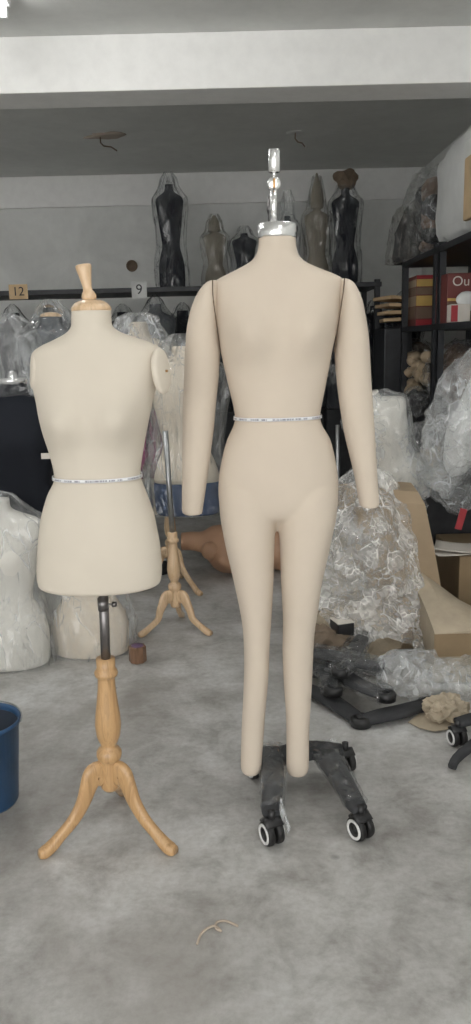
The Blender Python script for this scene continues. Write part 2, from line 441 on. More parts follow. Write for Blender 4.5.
# ================= right full-body form
YM = 2.10
base = G(297, 775); base = Vector((P(297, 775, YM).x, YM+.09, 0))
R_ = thing('dress_form', 'full-body linen dress form with arms and legs on a rolling black base', 'dress form', base)
rows = [(235, 258.5, 296, .046, .046), (244, 258.5, 296, .047, .047), (251, 257.3, 297, .048, .05), (257, 254.5, 299.5, .052, .056), (262, 249, 304.5, .056, .064),
        (267, 240, 314, .060, .074), (272, 229.5, 326, .064, .082), (276.5, 220, 336.5, .067, .086), (281, 213.8, 343, .070, .088),
        (290, 213.2, 342.5, .076, .09), (301, 214, 341, .082, .092), (320, 216, 338.5, .088, .094), (333, 218, 336, .09, .093),
        (352, 221, 332, .089, .09), (375, 226, 328, .083, .083), (400, 232, 323, .077, .075), (410, 234, 321, .076, .073),
        (418, 235, 320.3, .076, .073), (427, 232.5, 322.5, .078, .077), (441, 226, 330.5, .082, .088), (464, 220.5, 336, .084, .108),
        (480, 218.5, 338.2, .083, .115), (495, 218.5, 338.2, .08, .113), (506, 221, 336, .075, .105), (515, 228, 328, .06, .08), (519, 245, 310, .03, .04)]
bm = NB(); loft(bm, px_rings(rows, YM))
bust(bm, [P(249, 333, YM), P(307, 332, YM)], .046, .055)
legL = [(470, 228, 272, .05, .08), (490, 219.5, 277.6, .074, .10), (514, 220, 277.2, .080, .098), (530, 222.5, 275.4, .080, .088), (548, 226, 274.4, .078, .08), (582, 234, 273.4, .070, .07),
        (616, 241, 271.7, .060, .06), (633, 243, 270.5, .054, .055), (650, 243.8, 269.5, .050, .055), (667, 244, 269, .047, .057), (684, 243.6, 268, .044, .058), (701, 243, 266.5, .040, .055),
        (718, 242, 265, .037, .048), (735, 241.3, 263.8, .035, .042), (755, 240.8, 262.3, .034, .037), (766, 240.6, 261.6, .033, .035), (770, 241.5, 260.5, .031, .033), (772.5, 244, 258, .026, .027)]
legR = [(470, 284, 330, .05, .08), (490, 278.4, 337.5, .074, .10), (514, 278, 336.5, .080, .098), (530, 279.2, 333.5, .080, .088), (548, 280, 329.5, .078, .08), (582, 281, 322, .070, .07),
        (616, 282.8, 317, .060, .06), (633, 282.8, 314.5, .054, .055), (650, 282.4, 313.5, .050, .055), (667, 283, 312.7, .047, .057), (684, 283.8, 312, .044, .058), (701, 285, 311, .040, .055),
        (718, 286, 310, .037, .048), (735, 286.3, 309.2, .035, .042), (755, 286.3, 309, .034, .037), (766, 286.3, 308.8, .033, .035), (771, 287, 308, .031, .033), (773.5, 290, 305.5, .026, .027)]
loft(bm, px_rings(legL, YM)); loft(bm, px_rings(legR, YM))
body = link_mesh('body', bm, M['linen'], R_)
md = body.modifiers.new('weld', 'REMESH'); md.mode = 'VOXEL'; md.voxel_size = .0055; md.use_smooth_shade = True
md = body.modifiers.new('soften', 'SMOOTH'); md.factor = .5; md.iterations = 6
armL = [(280.6, 210.5, 218, .02, .03), (282, 207, 219, .035, .04), (286, 202.5, 219.3, .047, .05), (293, 197.5, 219.3, .055, .056), (305, 192, 219, .060, .061), (318, 188.5, 219, .060, .063), (333, 186.2, 219.3, .056, .062),
        (352, 185, 220, .053, .059), (370, 184.2, 219.2, .050, .055), (385, 183.7, 218, .048, .052), (405, 183, 216, .046, .049), (427, 182.6, 214, .044, .047), (450, 182.2, 211.2, .041, .043),
        (474, 182, 208, .036, .038), (495, 181.8, 205, .032, .034), (508, 181.8, 203, .030, .031), (512, 182.6, 202.5, .029, .029), (513.5, 184.5, 201.5, .027, .027)]
armR = [(279, 339, 346.5, .02, .03), (280.5, 338, 350, .035, .04), (284, 337.7, 354, .047, .05), (291, 337.5, 358, .055, .056), (300, 337.3, 361.7, .059, .06), (310, 337, 364, .060, .062), (325, 336, 366.8, .057, .063), (338, 336, 368.5, .055, .061),
        (352, 335, 369.6, .053, .059), (366, 335.5, 370.3, .051, .056), (380, 336.8, 371, .048, .053), (394, 338.3, 372, .047, .051), (415, 341.3, 373.4, .045, .048), (436, 345, 374.8, .042, .045),
        (455, 349.5, 375.8, .039, .041), (474, 354, 377, .035, .037), (490, 357, 378.2, .032, .034), (501, 359, 379, .030, .031), (505, 360, 378.5, .029, .029), (506.5, 362, 377, .027, .027)]
for rws, dx in ((armL, 0), (armR, 0)):
    bm = NB(); loft(bm, px_rings(rws, YM+.005, 36, 4)); link_mesh('arm', bm, M['linen'], R_)
# armhole seams
for pts in ([(212.6, 280), (212.6, 290), (213.5, 301), (216, 320), (218.6, 338), (220.5, 352)], [(344.5, 278.5), (343.5, 290), (341.8, 301), (339, 320), (336.6, 336), (334, 352)]):
    bm = NB(); q = []
    for i, (a, b) in enumerate(crom(pts, 4)):
        t = i/(4*(len(pts)-1)); q.append(P(a, b, YM-.020-.042*math.sin(PI*min(1, t*1.0+.12))))
    sweep(bm, q, .0016, 6); link_mesh('armhole_seam', bm, M['seam'], R_)
# neck seam + waist tape
def band(rows, Y, name, parent, m, off=.0025, bustc=None):
    bm = NB(); rr = []
    for (py, L, R, rf, rb) in rows:
        pl = P(L, py, Y); pr = P(R, py, Y); pc = P((L+R)/2, py, Y)
        rr.append(ring(((pl.x+pr.x)/2, Y, pc.z), (pr.x-pl.x)/2+off, rf+off, 72, 2.1, rb+off))
    loft(bm, rr, False, uv=True); o = link_mesh(name, bm, m, parent)
    s = o.modifiers.new('thick', 'SOLIDIFY'); s.thickness = .0012; s.offset = 1
    return o
band([(418.6, 234.8, 320.5, .0765, .0735), (415.2, 235, 320.3, .0765, .0735)], YM, 'waist_tape', R_, M['tape'], .0025)
# chrome neck and hanging rod
pn = P(277, 236, YM); pt = P(276, 223.5, YM); r = (P(296, 230, YM).x-P(257.6, 230, YM).x)/2
bm = NB(); lathe(bm, [(-.006, r-.003), (-.006, r+.0003), (.0, r+.001), (pt.z-pn.z-.003, r+.001), (pt.z-pn.z, r-.003), (pt.z-pn.z, .008)], pn, 40); link_mesh('neck_cap', bm, M['chrome'], R_)
bm = NB(); a = P(273.6, 224, YM); b = P(273.6, 187, YM); sweep(bm, [a, b], .0085, 20); link_mesh('hanging_rod', bm, M['chrome'], R_)
c = P(274, 184, YM)
bm = NB(); lathe(bm, [(-.008, .004), (-.008, .014), (-.005, .0165), (.005, .0165), (.008, .014), (.008, .004)], c, 28, (0, -1, 0)); k = link_mesh('pivot_eye', bm, M['chrome'], R_)
bm = NB(); box(bm, c+Vector((-.003, -.0125, -.011)), c+Vector((.003, -.0088, .011)), bev=.001); link_mesh('brass_slot', bm, M['brass'], k)
bm = NB(); a = P(274, 178, YM); b = P(274.2, 170, YM); sweep(bm, [a, b], .005, 12); link_mesh('rod_neck', bm, M['chrome'], R_)
a = P(274.2, 172.5, YM); b = P(274, 149.5, YM); h = (b-a).length
bm = NB(); lathe(bm, [(0, .008), (0, .0125), (.002, .0145), (h-.002, .0145), (h, .013), (h, .009), (h-.01, .008)], a, 24, b-a); link_mesh('top_sleeve', bm, M['chrome'], R_)
bm = NB(); a = P(269, 223, YM+.03); b = P(269.5, 196, YM+.03); sweep(bm, [a, a.lerp(b, .5)+Vector((-.003, 0, 0)), b], (.006, .004), 10); link_mesh('lock_lever', bm, M['steel'], R_)

# rolling base
def castor(parent, g, ang, wr=.033):
    """g: ground contact point; ang: heading"""
    t = bpy.data.objects.new('castor', None); COL.objects.link(t); t.parent = parent
    M4 = Matrix.Identity(4); q = parent; ch = []
    while q: ch.append(q); q = q.parent
    for q in reversed(ch): M4 = M4 @ q.matrix_basis
    t.matrix_parent_inverse = M4.inverted(); t.location = (g.x, g.y, g.z)
    def lk(name, bm, m):
        o = link_mesh(name, bm, m); o.parent = t; o.matrix_parent_inverse = Matrix.Translation((-g.x, -g.y, -g.z)); return o
    ax = Vector((math.cos(ang), math.sin(ang), 0)); c = Vector((g.x, g.y, g.z+wr))
    for s in (-1, 1):
        cc = c+ax*s*.014
        bm = NB(); lathe(bm, [(-.010, wr*.8), (-.008, wr*.96), (-.004, wr), (.004, wr), (.008, wr*.96), (.010, wr*.8), (.010, .003)], cc, 32, ax*s); lk('wheel', bm, M['tyre'])
        bm = NB(); lathe(bm, [(.0095, wr*.58), (.0125, wr*.62), (.0125, wr*.80), (.0095, wr*.84)], cc, 32, ax*s)
        o = lk('wheel_ring', bm, M['wheel_white'])
        bm = NB(); lathe(bm, [(.0096, .001), (.0096, wr*.4), (.0115, wr*.4), (.012, .001)], cc, 20, ax*s); lk('hub', bm, M['tyre'])
    bm = NB(); f = ax.cross(Vector((0, 0, 1)))
    sweep(bm, [c+f*(-wr*.6)+Vector((0, 0, wr*.75)), c+Vector((0, 0, wr*1.22)), c+f*(wr*.6)+Vector((0, 0, wr*.9))], (.026, .006), 12, 3)
    lathe(bm, [(wr*1.1, .010), (wr*1.9, .010)], c, 16)
    lk('fork', bm, M['black_plastic'])
    return t
def limb(bm, pts, rad, ex=3.2, n=20):
    sweep(bm, [Vector(p) for p in crom([tuple(p) for p in pts], 4)], [tuple(r) for r in crom(rad, 4)], n, ex)
zt = .088
cFL = G(272, 843); cFR = G(360.5, 838); cBR = G(345, 771); cBL = G(257, 777)
frame = NB()
def up(v, dz): return Vector((v.x, v.y, dz))
hub = Vector((P(299, 760, 2.24).x, 2.24, 0))
limb(frame, [up(G(271, 752, zt), zt+.004), up(G(272, 768, zt), zt+.008), up(G(273, 785, zt), zt+.006), up(cFL, zt-.002)+Vector((0, .028, 0)), up(cFL, zt-.004)], [(.032, .016), (.034, .017), (.030, .016), (.026, .014), (.022, .010)])
limb(frame, [up(G(322, 750, zt), zt+.004), up(G(331, 765, zt), zt+.008), up(G(342, 782, zt), zt+.006), up(cFR, zt-.002)+Vector((-.012, .028, 0)), up(cFR, zt-.004)], [(.044, .016), (.036, .017), (.030, .016), (.027, .014), (.022, .010)])
limb(frame, [up(G(262, 762, zt), zt+.002), up(G(285, 757, zt), zt+.006), up(G(310, 752, zt), zt+.006), up(G(342, 750, zt), zt+.002)], [(.028, .014), (.040, .018), (.042, .018), (.024, .012)])
limb(frame, [up(cBL, zt-.004), up(G(266, 757, zt), zt+.004)], [(.02, .01), (.026, .014)])
# cross brace to the post
lathe(frame, [(zt+.01, .026), (zt+.05, .024), (zt+.055, .018)], hub, 24)
fr = link_mesh('base_frame', frame, M['black_cloth'], R_)
for cc, an in ((cFL, PI+.45), (cFR, PI+.55), (cBR, PI+.35), (cBL, PI+.4)): castor(R_, cc, an)
def film_over(bmsrc_pts): pass
bm = NB(); rr = []
def wrap(pts, rad, seed, amp=.004):
    bm = NB(); b2 = [Vector(p) for p in crom([tuple(p) for p in pts], 7)]; rd = crom(rad, 7)
    sweep(bm, b2, [tuple(r) for r in rd], 28, 3)
    for v in bm.verts: v.co += Vector((noise.noise(v.co*60+Vector((seed, 0, 0))), noise.noise(v.co*55+Vector((0, seed, 0))), noise.noise(v.co*70)+.4))*amp
    return bm
link_mesh('plastic_wrap', wrap([up(G(271, 750, zt), zt+.005), up(G(272, 768, zt), zt+.009), up(G(273, 785, zt), zt+.007), up(cFL, zt)+Vector((.004, .02, 0))], [(.038, .022), (.040, .023), (.036, .021), (.032, .018)], 3), M['film_dark'], fr, False)
link_mesh('plastic_wrap', wrap([up(G(322, 748, zt), zt+.005), up(G(331, 765, zt), zt+.009), up(G(342, 782, zt), zt+.007), up(cFR, zt)+Vector((-.01, .02, 0))], [(.050, .022), (.042, .023), (.036, .021), (.032, .018)], 9), M['film_dark'], fr, False)
# loose flap of wrapping beside the front left wheel
bm = NB(); A = [(281, 797), (286, 812), (291, 828), (288, 834), (283, 822), (279, 810)]
pp = [P(a, b, cFL.y-.01+.012*math.sin(i*2)) for i, (a, b) in enumerate(A)]; vs = [bm.verts.new(p) for p in pp]; cc = bm.verts.new(P(285, 815, cFL.y-.03))
for i in range(6): bm.faces.new((vs[i], vs[(i+1) % 6], cc))
fl = link_mesh('loose_wrap', bm, M['film_milky'], fr, False); s = fl.modifiers.new('t', 'SOLIDIFY'); s.thickness = .001
# post behind the right leg
bm = NB(); pb = hub+Vector((0, 0, zt+.02)); ptop = P(298, 480, 2.17); sweep(bm, [pb, ptop], .011, 16)
link_mesh('support_post', bm, M['black_paint'], R_)

# ================= left half form on its wooden tripod
YL = 1.95
colb = P(110.5, 789, YL); cxL = colb.x
L_ = thing('dress_form', 'legless armless linen dress form with wooden neck cap, on glossy maple tripod in the foreground', 'dress form', (cxL, YL, 0))
rowsL = [(311, 72, 111, .050, .050), (318, 71.6, 111.2, .051, .052), (326, 71.4, 112.2, .054, .056), (331, 68, 117.5, .057, .060), (335, 62, 126, .060, .066), (340, 51.5, 140, .063, .072), (344.5, 41.5, 151.5, .066, .077),
         (350, 33.5, 161, .069, .080), (357, 31, 163.5, .073, .083), (367, 30.5, 163, .079, .086), (378, 31.5, 160, .084, .088), (390, 34, 156, .088, .089), (402, 37, 153, .09, .088), (412, 39, 151, .090, .086), (424, 42, 148.5, .088, .083),
         (437, 45.5, 146, .084, .079), (449, 49, 143.8, .080, .075), (467, 53.5, 141, .075, .070), (477.5, 54.5, 140.6, .074, .069), (484, 52.5, 142.5, .076, .071), (494, 47.5, 146.5, .080, .079), (515, 41.5, 153.8, .088, .095),
         (530, 39.5, 157, .092, .102), (546, 38, 160, .094, .108), (567, 37, 162, .094, .110), (575, 37.3, 161.8, .093, .108), (580, 37.9, 161.2, .092, .107), (583.5, 39.2, 160, .090, .105), (585.5, 42, 157, .086, .101), (586.3, 46, 153, .082, .097)]
bm = NB(); loft(bm, px_rings(rowsL, YL)); bust(bm, [P(67, 420, YL), P(122, 418, YL)], .046, .048)
link_mesh('torso', bm, M['linen_left'], L_)
# arm plates
def plate(px, py, yaw, a, b, th, parent, m, Y):
    c = P(px, py, Y); bm = NB(); rr = []
    for t, s in ((-1, .80), (-.75, .94), (-.3, 1), (.3, 1), (.75, .94), (1, .78)):
        rr.append([c+Rz(yaw) @ (Ry(-.10) @ Vector((t*th, a*s*math.cos(2*PI*k/32), b*s*math.sin(2*PI*k/32)))) for k in range(32)])
    loft(bm, rr); return link_mesh('arm_plate', bm, m, parent)
pr_ = plate(161, 371, -.46, .034, .054, .009, L_, M['linen_left'], YL-.038)
plate(34.5, 371, PI+.30, .034, .044, .009, L_, M['linen_left'], YL-.01)
bm = NB(); q = P(166.5, 371, YL-.052); lathe(bm, [(0, .0035), (.003, .003), (.004, .001)], q, 12, (.5, -.8, 0)); link_mesh('screw', bm, M['brass'], pr_)
band([(477.9, 54.3, 141, .0750, .0700), (474.5, 54.3, 140.7, .0745, .0695)], YL, 'waist_tape', L_, M['tape'], .003)
# bottom edge board
# wooden neck cap and handle
c = P(91.3, 311.5, YL); r = (P(111, 311, YL).x-P(72, 311, YL).x)/2
bm = NB(); lathe(bm, [(-.001, r-.004), (0, r), (.004, r+.0015), (.010, r+.0005), (.018, r-.006), (.024, r-.016), (.027, r-.028), (.028, .004)], c, 40); cap = link_mesh('neck_cap', bm, M['pale_maple'], L_)
a = P(90, 302, YL-.0); b = P(83, 264.5, YL-.0); ax = b-a; h = ax.length
bm = NB(); lathe(bm, [(0, .012), (.006, .0165), (.014, .0175), (.022, .0145), (.026, .0115), (.034, .0105), (h*.62, .0135), (h-.008, .0185), (h-.002, .0185), (h, .016), (h, .002)], a, 28, ax); link_mesh('handle', bm, M['pale_maple'], cap)
def tripod(parent, C, top_z, bot_z, k, m, R, angs, pole_top, pole_r, lean=Vector((0, 0, 0)), pm='steel', knob=None):
    """C ground centre; turned column between bot_z and top_z"""
    H = top_z-bot_z
    prof = [(0, .004), (0, .018), (.02, .0245), (.04, .0255), (.20, .0265), (.232, .0265), (.245, .031), (.27, .0335), (.30, .033), (.325, .027), (.335, .0215), (.35, .0195), (.37, .024), (.42, .031), (.50, .0345), (.58, .0325), (.68, .0275), (.78, .0235), (.85, .0225),
            (.865, .0225), (.872, .029), (.895, .031), (.915, .028), (.925, .0245), (.935, .0245), (1.0, .0245), (1.0, .005)]
    bm = NB(); lathe(bm, [(z*H, r*k) for z, r in prof], (C.x, C.y, bot_z), 32, Vector((0, 0, 1))+lean); link_mesh('column', bm, m, parent)
    for an in angs:
        d = Vector((math.cos(an), math.sin(an), 0)); zt_ = bot_z+.235*H
        s = zt_/.20
        pts = [(.012, zt_-.042*s), (.030, zt_-.028*s), (.045*1, zt_-.030*s), (.060, zt_-.055*s), (.078, zt_-.093*s), (R-.085, zt_-.130*s), (R-.05, zt_-.158*s), (R-.02, .022), (R, .013), (R+.012, .014)]
        rad = [(.014, .030), (.0145, .033), (.0145, .030), (.014, .024), (.0135, .019), (.013, .016), (.013, .0145), (.016, .0155), (.0165, .015), (.013, .010)]
        bm = NB(); sweep(bm, [C+d*p[0]+Vector((0, 0, p[1])) for p in crom(pts, 4)], [tuple(x*k for x in r_) for r_ in crom(rad, 4)], 18, 2.8)
        link_mesh('leg', bm, m, parent)
    topc = Vector((C.x, C.y, bot_z))+(Vector((0, 0, 1))+lean).normalized()*H
    bm = NB(); sweep(bm, [topc-Vector((0, 0, .03)), pole_top], pole_r, 18); link_mesh('pole', bm, M[pm], parent)
    return topc
C = Vector((cxL, YL, 0)); tz = P(105.5, 658, YL).z
tripod(L_, C, tz, colb.z, 1.0, M['maple'], .192, (math.radians(-150), math.radians(-30), math.radians(88)), P(103, 584, YL), .0125, Vector((P(105.5, 658, YL).x-cxL, 0, 0))/(tz-colb.z))
a = P(103.2, 604, YL); bm = NB(); sweep(bm, [a, a+Vector((.028, -.004, 0))], .0028, 8); lathe(bm, [(-.004, .002), (-.004, .007), (.006, .007), (.006, .002)], a+Vector((.028, -.004, 0)), 12, (1, -.1, 0))
lathe(bm, [(-.016, .0128), (-.016, .0142), (.016, .0142), (.016, .0128)], a, 20); link_mesh('height_screw', bm, M['steel'], L_)
bm = NB(); c = P(102, 588, YL); lathe(bm, [(-.001, .03), (.004, .03)], c, 24); link_mesh('pole_flange', bm, M['steel'], L_)

# ------------------------------------------------------------------ generic background forms
PROF = [(0, .158, .098), (.012, .167, .107), (.05, .171, .111), (.2, .174, .115), (.3, .155, .10), (.38, .126, .083), (.42, .119, .08), (.47, .123, .083), (.55, .138, .094), (.65, .155, .108), (.74, .168, .105),
        (.81, .183, .088), (.85, .184, .076), (.88, .165, .068), (.905, .12, .063), (.925, .078, .058), (.95, .057, .054), (1.0, .054, .053)]
def torso_rings(c, h, w, rot=None, off=0, n=40, prof=PROF, ex=2.2, steps=3):
    out = []; c = Vector(c)
    for (t, a, b) in crom(prof, steps):
        rr = [Vector(p) for p in ring((0, 0, t*h), a*w+off, b*w+off, n, ex)]
        if rot is not None: rr = [rot @ p for p in rr]
        out.append([c+p for p in rr])
    return out
def cover(c, h, w, rot, seed, m, parent, gather=.16, loose=.035, amp=.03, side=0, name='plastic_cover', foot=-.0, skirt=.02, ztop=None):
    """loose bag pulled over a form, gathered above the neck"""
    prof = [(foot, .172), (.15, .182), (.3, .172), (.42, .150), (.55, .158), (.7, .178), (.82, .188), (.88, .175), (.93, .125), (.98, .085), (1.0+gather*.5, .055), (1+gather*.9, .028), (1+gather*1.2, .008)]
    bm = NB(); rings = []; c = Vector(c); n = 72
    for i, (t, a) in enumerate(crom(prof, 5)):
        rr = []
        for k in range(n):
            an = 2*PI*k/n; rx = a*w+loose; ry = a*w*.66+loose
            if t > .93: ry = max(.012, ry)
            p = Vector((rx*math.cos(an), ry*math.sin(an), t*h))
            q = Vector((math.cos(an)*2.2, math.sin(an)*2.2, t*1.3)); s = seed*5.3
            k1 = rid(q, 1.0, s)*.6+rid(q, 2.4, s+3)*.4
            k1 = k1-.5
            f = 1+amp*1.3*k1/max(.05, a)
            if t > 1: p.x += side*(t-1)*h
            p.x *= f; p.y *= f
            p = (rot @ p) if rot is not None else p
            rr.append(c+p)
        rings.append(rr)
    zm = c.z+.003
    loft(bm, rings, False)
    if rot is None:
        for v in bm.verts: v.co.z = max(zm, v.co.z)
        if ztop is not None:
            for v in bm.verts: v.co.z = min(ztop, v.co.z)
    return link_mesh(name, bm, m, parent, True)
def bagged(name, lab, c, h, w, mt, mf, seed, group=None, rot=None, gather=.16, cap=None, base=None, amp=.03, loose=.02, side=0, cat='dress form', cov=True):
    c = Vector(c); t = thing(name, lab, cat, c, group)
    bm = NB(); loft(bm, torso_rings(c, h, w, rot)); 
    if rot is None: bust(bm, [c+Vector((s*.075*w/1, 0, h*.66)) for s in (-1, 1)], .028*w, .05*w)
    link_mesh('torso', bm, mt, t)
    if cap:
        q = Vector((0, 0, h)); q = c+((rot @ q) if rot is not None else q); ax = (rot @ Vector((0, 0, 1))) if rot is not None else Vector((0, 0, 1))
        bm = NB(); rr = .055*w; lathe(bm, [(.0, rr), (.004, rr+.002), (.012, rr), (.022, rr*.6), (.026, .005)] if cap != 'chrome' else [(0, rr), (0, rr+.003), (.022, rr+.003), (.025, rr), (.025, .02), (.045, .018), (.055, .010), (.057, .002)], q, 28, ax)
        link_mesh('neck_cap', bm, M[cap], t)
    if base: base(t, c)
    if cov: cover(c, h, w, rot, seed, mf, t, gather, loose, amp, side)
    return t

# shelf on the back wall ---------------------------------------------------
ZS = 1.72; YS = 6.28
def shelf_rack(lab, x0, x1, yA, yB, zs, name='shelf_rack', th=.035, posts=None):
    t = thing(name, lab, 'shelf', (x0, yA, 0), None)
    for z in zs:
        bm = NB(); box(bm, (x0, yA, z-th), (x1, yB, z), bev=.003)
        o = link_mesh('shelf_board', bm, M['black_paint'], t, False)
    for (x, y) in posts:
        bm = NB(); s = .02; zt_ = max(zs)+.02
        box(bm, (x-s, y-s, 0), (x+s, y-s+.004, zt_)); box(bm, (x-s, y-s, 0), (x-s+.004, y+s, zt_))
        for i in range(int(zt_/.05)):   # punched slots
            z = .03+i*.05; box(bm, (x-.004, y-s-.0008, z), (x+.004, y-s, z+.018))
        link_mesh('upright', bm, [M['black_paint']], t, False)
    return t
bx0 = -4.1; bx1 = 1.15
shelf_rack('long black steel shelf rack along the back wall, dark wrapped forms on top', bx0, bx1, YS, 6.95, (ZS,), posts=[(bx0+.03, YS+.03), (P(207, 300, YS).x, YS+.03), (bx1-.03, YS+.03), (bx0+.03, 6.92), (bx1-.03, 6.92), (P(207, 300, YS).x, 6.92)])
# forms on the shelf
def on_shelf(px, top, w_px, Y, **k):
    c = P(px, 282, Y); c.z = ZS+.002; d = Y*math.cos(PITCH)-.4*math.sin(PITCH)
    t = P(px, top, Y); H = t.z-ZS; wm = w_px/F*(Y/math.cos(PITCH)*.965)
    return c, H, wm
specs = [(172.5, 172, 33, 6.6, 'black_form', 'film_dark', 'tall black form bagged in smoky plastic, upright on the rack above the number 9 card', .10),
         (216, 214, 28, 6.75, 'taupe_form', 'film_brown', 'dusty brown bagged form on the rack, behind the right form\'s left shoulder side', .2),
         (245, 226, 30, 6.6, 'black_form', 'film_dark', 'low dark bagged form on the rack just left of the chrome neck', .12),
         (288, 190, 26, 6.8, 'grey_form', 'film', 'grey form in clear pointed bag on the rack, directly behind the hanging rod', .3),
         (317, 176, 30, 6.65, 'taupe_form', 'film_brown', 'taupe form with a pointed top on the rack, right of the chrome neck', .3),
         (345, 182, 33, 6.55, 'black_form', 'film_dark', 'black bagged form with knotted tan top on the rack, right of the taupe one', .06)]
for i, (px, top, wp, Y, mt, mf, lab, ga) in enumerate(specs):
    c, H, wm = on_shelf(px, top, wp, Y)
    Hb = H/(1+ga*1.2); w = (wm/2-.025)/.185
    t = bagged('wrapped_form', lab, c, Hb, w, M[mt], M[mf], i+2, 'bagged forms on the back rack', gather=ga, amp=.03, loose=.025)
    if i == 5:
        q = c+Vector((0, 0, Hb*1.10)); bm = NB(); blob(bm, q, (.085, .06, .07), .35, 4, 3, fs=14); link_mesh('knotted_top', bm, M['brown_cloth'], t, False)
    if i in (1, 4):
        bm = NB(); cone = [(-.02, .05), (.06, .05), (.16, .028), (.24, .006)] if i == 4 else [(-.02, .05), (.05, .04), (.10, .01)]
        lathe(bm, cone, c+Vector((0, 0, Hb)), 20); link_mesh('pointed_top', bm, M[mt], t)

# number cards clipped to the shelf edge
def card(px0, px1, py0, py1, s, m, lab):
    a = P(px0, py0, YS-.012); b = P(px1, py1, YS-.012); t = thing('number_card', lab, 'sign', ((a.x+b.x)/2, YS-.01, b.z), None)
    bm = NB(); box(bm, (a.x, YS-.0025, b.z), (b.x, YS-.0001, a.z), bev=.0004); link_mesh('card', bm, M[m], t, False)
    text_mesh('numeral', s, (a.z-b.z)*.85, M['ink'], ((a.x+b.x)/2, YS-.0032, (a.z+b.z)/2), Rx(PI/2), t)
card(8, 28, 284.5, 299, '12', 'tan_card', 'tan card reading 12 hung on the rack edge')
card(131, 147, 281.5, 298, '9', 'white_card', 'white card reading 9 hung on the rack edge')

# dark bagged full-height forms packed under the rack
und = [(-28, 'black', 0), (12, 'black', .0), (48, 'grey', .05), (88, 'black', .02), (122, 'black', 0), (155, 'grey', .04), (182, 'black', 0), (214, 'black', 0), (246, 'grey', .03), (280, 'black', 0), (312, 'grey', 0), (345, 'black', .02), (376, 'black', 0), (404, 'black', .03)]
ulab = ['black bagged form on a black plinth at the far left under the rack', 'black bagged form under the rack, below the number 12 card', 'grey-covered bagged form with a pale neck under the rack, right of the number 12 card',
        'black bagged form under the rack, behind the wooden neck cap', 'black form with dark neck under the rack, below the number 9 card', 'grey bagged form under the rack, right of the number 9 card', 'black bagged form under the rack, behind the right form\'s shoulder on the left',
        'black bagged form seen in the gap between left arm and torso of the full-body form', 'grey bagged form hidden behind the full-body form\'s waist', 'black bagged form behind the full-body form\'s hips', 'grey bagged form behind the full-body form\'s chest on the right',
        'black bagged form seen in the gap between torso and right arm', 'black bagged form under the rack just right of the full-body form\'s arm', 'black bagged form at the right end under the rack, beside the steel shelving']
for i, (px, mt, dz) in enumerate(und):
    Y = 6.40 if i % 2 else 6.74; c = P(px, 300, Y); c.z = .76
    h = .80+dz
    def pl(t, c):
        bm = NB(); box(bm, (c.x-.15, c.y-.09, 0), (c.x+.15, c.y+.09, c.z), bev=.01); link_mesh('plinth', bm, M['black_cloth'], t, False)
    bagged('wrapped_form', ulab[i], c, h, .84, M[mt+'_form'], M['film_dark'] if i not in (2,) else M['film_thin'], 20+i, 'bagged forms under the back rack', gather=.07, base=pl, amp=.02, loose=.008, cap='pale_maple' if i == 2 else None)

# ------------------------------------------------------------------ left-hand neighbours
def stand(t, c): 
    bm = NB(); sweep(bm, [Vector((c.x, c.y, .04)), c+Vector((0, 0, .02))], .014, 14); link_mesh('pole', bm, M['steel'], t)
    bm = NB(); lathe(bm, [(0, .16), (.012, .16), (.03, .05), (.05, .02), (.05, .002)], (c.x, c.y, .001), 32); link_mesh('foot_plate', bm, M['black_paint'], t)
# black form with a chrome neck
Yb = 3.45; top = P(13, 384, Yb); h = .74
c = Vector((top.x, Yb, top.z-h))
t = bagged('wrapped_form', 'black fabric form with chrome neck ring under a clear bag, left edge of the photo', c, h, 1.06, M['black_form'], M['film_thin'], 5, base=stand, cap='chrome', cov=False)
bm = NB(); blob(bm, P(12, 358, Yb), (.13, .12, .17), .14, 8, 5, fs=6, squash=2.2)
for v in bm.verts:
    k = max(0, (top.z+.05-v.co.z))/.15; v.co.x += (v.co.x-top.x)*k*.5
link_mesh('head_bag', bm, M['film'], t, False)
bm = NB(); q = P(46, 456, Yb-.12); box(bm, q-Vector((.02, .002, .012)), q+Vector((.02, .002, .012))); link_mesh('label_tag', bm, M['paper'], t, False)
# grey form in clear bag with tan neck, between the two
Yg = 4.3; top = P(51, 317, Yg); h = .76; c = Vector((top.x, Yg, top.z-h))
bagged('wrapped_form', 'grey form with tan wooden neck cap in a clear bag, behind the left form\'s shoulder', c, h, 1.0, M['grey_form'], M['film_thin'], 31, base=stand, cap='pale_maple', gather=.10, loose=.02, amp=.035)
# white bagged torso on the floor
b_ = G(3, 673); 
c = Vector((b_.x, b_.y+.10, .004))
bagged('floor_torso', 'white linen torso in clear plastic standing on the floor at the left edge', c, .70, 1.0, M['white_form'], M['film'], 11, gather=.04, loose=.012, amp=.03)
b_ = G(88, 662); c = Vector((b_.x, b_.y+.11, .004))
bagged('floor_torso', 'cream torso in clear plastic on the floor, seen beneath the left form\'s hem', c, .62, .93, M['cream_form'], M['film'], 12, gather=.03, loose=.02, amp=.035)

# second wooden stand, bare pole
Y2 = G(176, 637).y+.09; cb = P(175.5, 607, Y2); tp = P(172.3, 532, Y2)
S2 = thing('tripod_stand', 'empty maple tripod stand with a bare steel pole, behind the left form', 'stand', (cb.x, Y2, 0))
tripod(S2, Vector((cb.x, Y2, 0)), tp.z, cb.z, .92, M['pale_maple'], .175, (math.radians(-152), math.radians(-28), math.radians(85)), P(165.5, 431, Y2), .012, Vector((tp.x-cb.x, 0, 0))/(tp.z-cb.z), 'galv')
